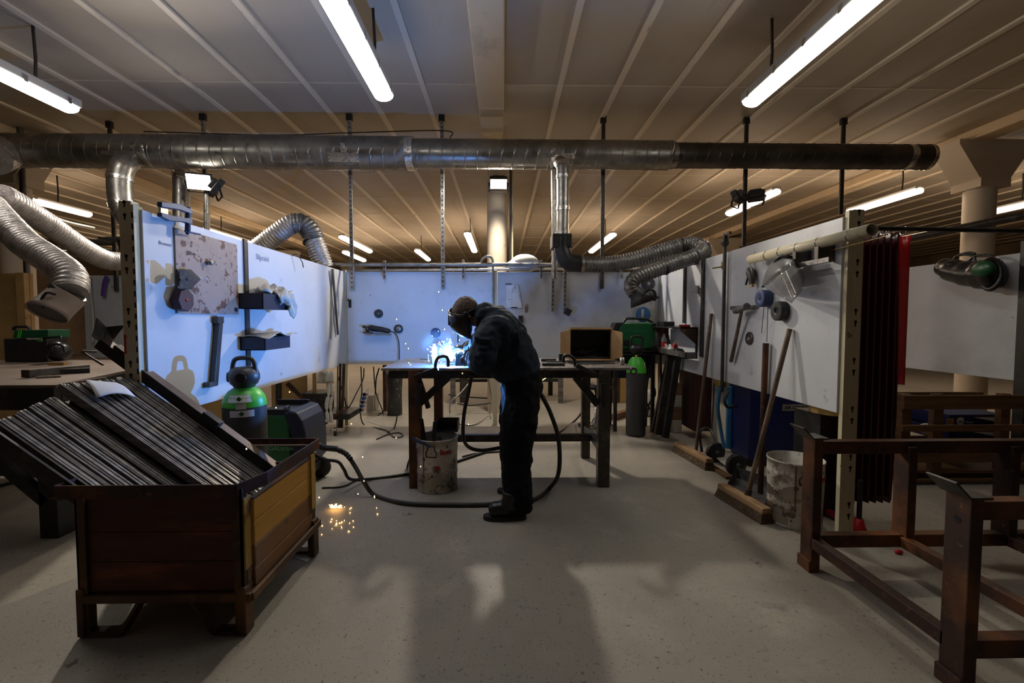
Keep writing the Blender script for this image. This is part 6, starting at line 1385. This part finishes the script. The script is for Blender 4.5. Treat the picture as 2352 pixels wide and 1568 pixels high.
# hair
k = MB(); R_ = Matrix.Rotation(-.55, 3, 'Y')
k.ell(h(1070, 715), (.085, .081, .094), 26, 18)
for v in k.v: v += V((rnd(.003), rnd(.003), rnd(.003)))
obj('hair', k, m_hair, pz)
# hoodie: torso, hood, sleeves grown into one surface
k = MB()
tor = [(1199, 866, .121, .165), (1191, 849, .146, .18), (1178, 828, .157, .188), (1165.5, 805, .162, .195), (1153.5, 782.5, .164, .205), (1141.5, 761.5, .156, .212), (1129, 745.5, .138, .20), (1115, 733.5, .10, .14), (1103, 727, .05, .085)]
NT = len(tor) - 1
sp = spline([h(a, b) for a, b, c, d in tor], 4)
ra = [tor[min(int(i / 4), NT)][2] * (1 - (i % 4) / 4) + tor[min(int(i / 4) + 1, NT)][2] * (i % 4) / 4 for i in range(len(sp))]
rb = [tor[min(int(i / 4), NT)][3] * (1 - (i % 4) / 4) + tor[min(int(i / 4) + 1, NT)][3] * (i % 4) / 4 for i in range(len(sp))]
k.tube(sp, ra, 26, rb=rb, axb=(0, 1, 0))
k.ell(h(1152, 858), (.085, .13, .04), 18, 12, Matrix.Rotation(.35, 3, 'Y'))              # belly sag of the hem
k.tube(spline([h(1100, 732, YP - .085), h(1112, 720, YP - .10), h(1135, 716, YP - .06), h(1146, 715, YP), h(1135, 716, YP + .06), h(1112, 720, YP + .10), h(1100, 732, YP + .085)], 5), .034, 12)   # hood roll
k.tube([h(1099, 730), h(1110, 712), h(1117, 703), h(1122, 695)], [.045, .05, .038, .016], 14, rb=[.09, .10, .07, .02], axb=(0, 1, 0))
k.tube([h(1112, 716), h(1136, 716), h(1150, 713), h(1160, 712)], [.05, .04, .03, .016], 14, rb=[.10, .11, .09, .05], axb=(0, 1, 0))
for sy in (-1, 1):
    a_ = armpts(sy); k.tube(spline(a_, 6), [.088] * 5 + [.082] * 5 + [.076] * 5 + [.064] * 5 + [.052] * 5, 16)
    k.ell(a_[0] + V((.03, .0, .0)), (.11, .085, .10), 16, 12)
for i in range(4):   # gathered folds along the near sleeve and the back
    k.tube(spline([h(1092 + i * 3, 776 + i * 18, 2.585), h(1112, 781 + i * 17, 2.56), h(1134, 774 + i * 17, 2.60)], 5), .013, 8)
for i in range(3):
    k.tube(spline([h(1148 + i * 14, 855 - i * 8, 2.71), h(1172 + i * 10, 822 - i * 14, 2.69), h(1186, 786 - i * 12, 2.70)], 5), .012, 8)
obj('hoodie', k, m_hoodie, pz, mods=lambda o: remesh(o, .0095, 3, .026, .06))
# trousers
k = MB()
k.tube([h(1196, 838), h(1198, 870), h(1196, 900), h(1194, 925)], [.115, .125, .12, .10], 22, rb=[.165, .17, .175, .15], axb=(0, 1, 0))
for sy in (-1, 1):
    k.tube(spline(legs[sy], 6), [.118] * 6 + [.108] * 4 + [.098] * 4 + [.09] * 5, 18)
    e = legs[sy][-1]
    for z, r in ((.0, .095), (-.045, .088), (.06, .092)): k.ell(e + V((.005 * z, 0, z)), (r, r * .9, .035), 16, 10)
    kn = legs[sy][2]
    for z in (.05, .0, -.05): k.ell(kn + V((-.03, 0, z)), (.07, .075, .03), 14, 10)
k.ell(h(1212, 890, 2.90), (.10, .15, .10), 18, 12)
obj('trousers', k, m_trouser, pz, mods=lambda o: remesh(o, .0095, 3, .026, .06))
# boots
for sy, (hx, tx_, py, Yb_) in ((-1, (1208, 1110, 1202, 2.70)), (1, (1222, 1142, 1134, 3.12))):
    z0 = 0; a, b_ = F(tx_, py), F(hx, py); y = Yb_; xt, xh = P(tx_, py, y).x, P(hx, py, y).x
    k = MB(); L = xh - xt
    k.tube([V((xt + .035, y, .055)), V((xt + .06, y, .062)), V((xt + .12, y, .066)), V((xh - .09, y, .07)), V((xh - .04, y, .068)), V((xh - .02, y, .06))], [.03, .044, .046, .05, .05, .04], 16, rb=[.035, .05, .05, .044, .042, .034], axb=(0, 1, 0))
    k.tube([V((xh - .095, y, .075)), V((xh - .085, y, .12)), V((xh - .08, y, .17))], [.062, .06, .064], 16)
    obj('boot', k, m_boot, pz, mods=lambda o: remesh(o, .008, 4))
    s_ = MB(); poly = []
    for q in range(25):
        an = q / 24 * 2 * math.pi; cxm = (xt + xh) / 2; w = .046 if math.cos(an) < 0 else .038
        poly.append(V((cxm + (L / 2 - .0) * math.copysign(abs(math.cos(an)) ** .7, math.cos(an)), y + w * math.copysign(abs(math.sin(an)) ** .8, math.sin(an)), 0)))
    obj('boot_sole', s_.prism(poly[:-1], (0, 0, .026)), m_sole, pz, bev=.004)
# welding helmet: curved shell from brow to chin with a cut-away crown
def shell(scale=1.0):
    rows = []
    secs = [(1072, 712, .113, .112, 1.8), (1072, 722, .114, .114, 1.85), (1072, 735, .113, .113, 1.85), (1073, 747, .107, .106, 1.8), (1076, 757, .094, .095, 1.75), (1080, 767, .07, .08, 1.6), (1083, 777, .028, .05, 1.5)]
    fd = V((-1, 0, -.04))
    for (cx_, cy_, rf, rs, am) in secs:
        c = h(cx_, cy_); row = []
        for j in range(25):
            an = -am + 2 * am * j / 24
            row.append(c + fd * (rf * math.cos(an) * scale) + V((0, rs * math.sin(an) * scale, .034 * math.sin(an) * max(0, (740 - cy_) / 28))))
        rows.append(row)
    return rows
hm = obj('welding_helmet', MB().grid(shell()), m_helmet, pz, solid=.005)
r0 = shell(1.01)
obj('helmet_rim', MB().tube(r0[0], .0045, 6), m_helmet, hm)
obj('lens_window', MB().box(h(1032.5, 736), (.008, .09, .06)), m_black, hm, bev=.003)
for s_ in (-1, 1): obj('pivot_knob', MB().lathe([(.0001, .012), (.016, .012), (.018, 0)], h(1074, 722) + V((0, s_ * .116, 0)), (0, s_, 0), 14), m_black, hm)
obj('head_gear', MB().tube(spline([h(1076, 716, YP - .085), h(1094, 708, YP - .055), h(1101, 705, YP), h(1094, 708, YP + .055), h(1076, 716, YP + .085)], 6), .009, 8, rb=.005).ell(h(1102, 705), (.014, .02, .016)), m_black, hm)
# gloved hands and the torch
def hand(w, f, up, curl, sy, s=1.0):
    w, f, up = V(w), V(f).normalized(), V(up); side = f.cross(up).normalized(); up = side.cross(f).normalized()
    k = MB(); k.tube([w - f * .03, w, w + f * .03 * s, w + f * .075 * s, w + f * .09 * s], [.033, .032, .036, .038, .03], 14, rb=[.03, .026, .02, .02, .014], axb=up)
    for i, (o_, L) in enumerate(((-.028, .062), (-.0095, .072), (.0095, .067), (.028, .052))):
        b0 = w + f * .08 * s + side * o_; d1 = (f * math.cos(curl) - up * math.sin(curl)); d2 = (f * math.cos(curl * 2.1) - up * math.sin(curl * 2.1)); d3 = (f * math.cos(curl * 2.9) - up * math.sin(curl * 2.9))
        p1 = b0 + d1 * L * .45; p2 = p1 + d2 * L * .33; p3 = p2 + d3 * L * .28
        k.tube([b0 - f * .015, b0, p1, p2, p3], [.011, .0115, .0108, .0100, .0075], 10); k.ell(p3, .0078, 8, 6); k.ell(p1, .0112, 8, 6); k.ell(p2, .0104, 8, 6)
    b0 = w + f * .025 * s + side * (-.034 * sy); d = (f * .75 - side * (.5 * sy) - up * .45).normalized(); d2 = (f * .8 + side * (.1 * sy) - up * .6).normalized()
    k.tube([b0 + side * .012 * sy, b0 + d * .035, b0 + d * .035 + d2 * .032, b0 + d * .035 + d2 * .05], [.016, .0135, .012, .008], 10); k.ell(b0 + d * .035 + d2 * .05, .0085, 8, 6)
    return k
wn, wf = armpts(-1)[-1], armpts(1)[-1]
tip = ARC + V((.016, 0, .012))
g1 = obj('gloved_hand', hand(wn, (tip - wn) + V((.07, -.04, .01)), (0, -.4, 1), .62, 1, .9), m_glove, pz, mods=lambda o: remesh(o, .0045, 2))
g2 = obj('gloved_hand', hand(wf, (ARC + V((.02, .03, .085)) - wf), (.25, .25, 1), .42, -1, .9), m_glove, pz, mods=lambda o: remesh(o, .0045, 2))
for w_p, pr in ((wn, armpts(-1)[-2]), (wf, armpts(1)[-2])):
    d = (w_p - pr).normalized(); obj('glove_cuff', MB().tube([w_p - d * .055, w_p - d * .02, w_p + d * .008], [.058, .05, .04], 14), m_glove, pz)
gr_ = wn + (tip - wn) * .45 + V((.02, -.01, .012))
tr = thing('welding_torch', 'black welding torch held in the gloved hands at the arc', 'welding torch', gr_)
obj('torch_handle', MB().tube(spline([wn + V((.03, .0, -.03)), wn + V((.0, .03, .02)), gr_ + V((.0, 0, .02))], 6), .0145, 10), m_black, tr)
obj('swan_neck', MB().tube(spline([gr_ + V((0, 0, .02)), gr_ + V((-.03, .05, .03)), tip + V((.02, -.01, .04)), tip + V((.005, 0, .012))], 6), .008, 10), m_brass, tr)
obj('gas_nozzle', MB().tube([tip + V((.016, -.006, .036)), tip + V((.003, 0, .008))], .0115, 12), m_galv, tr)
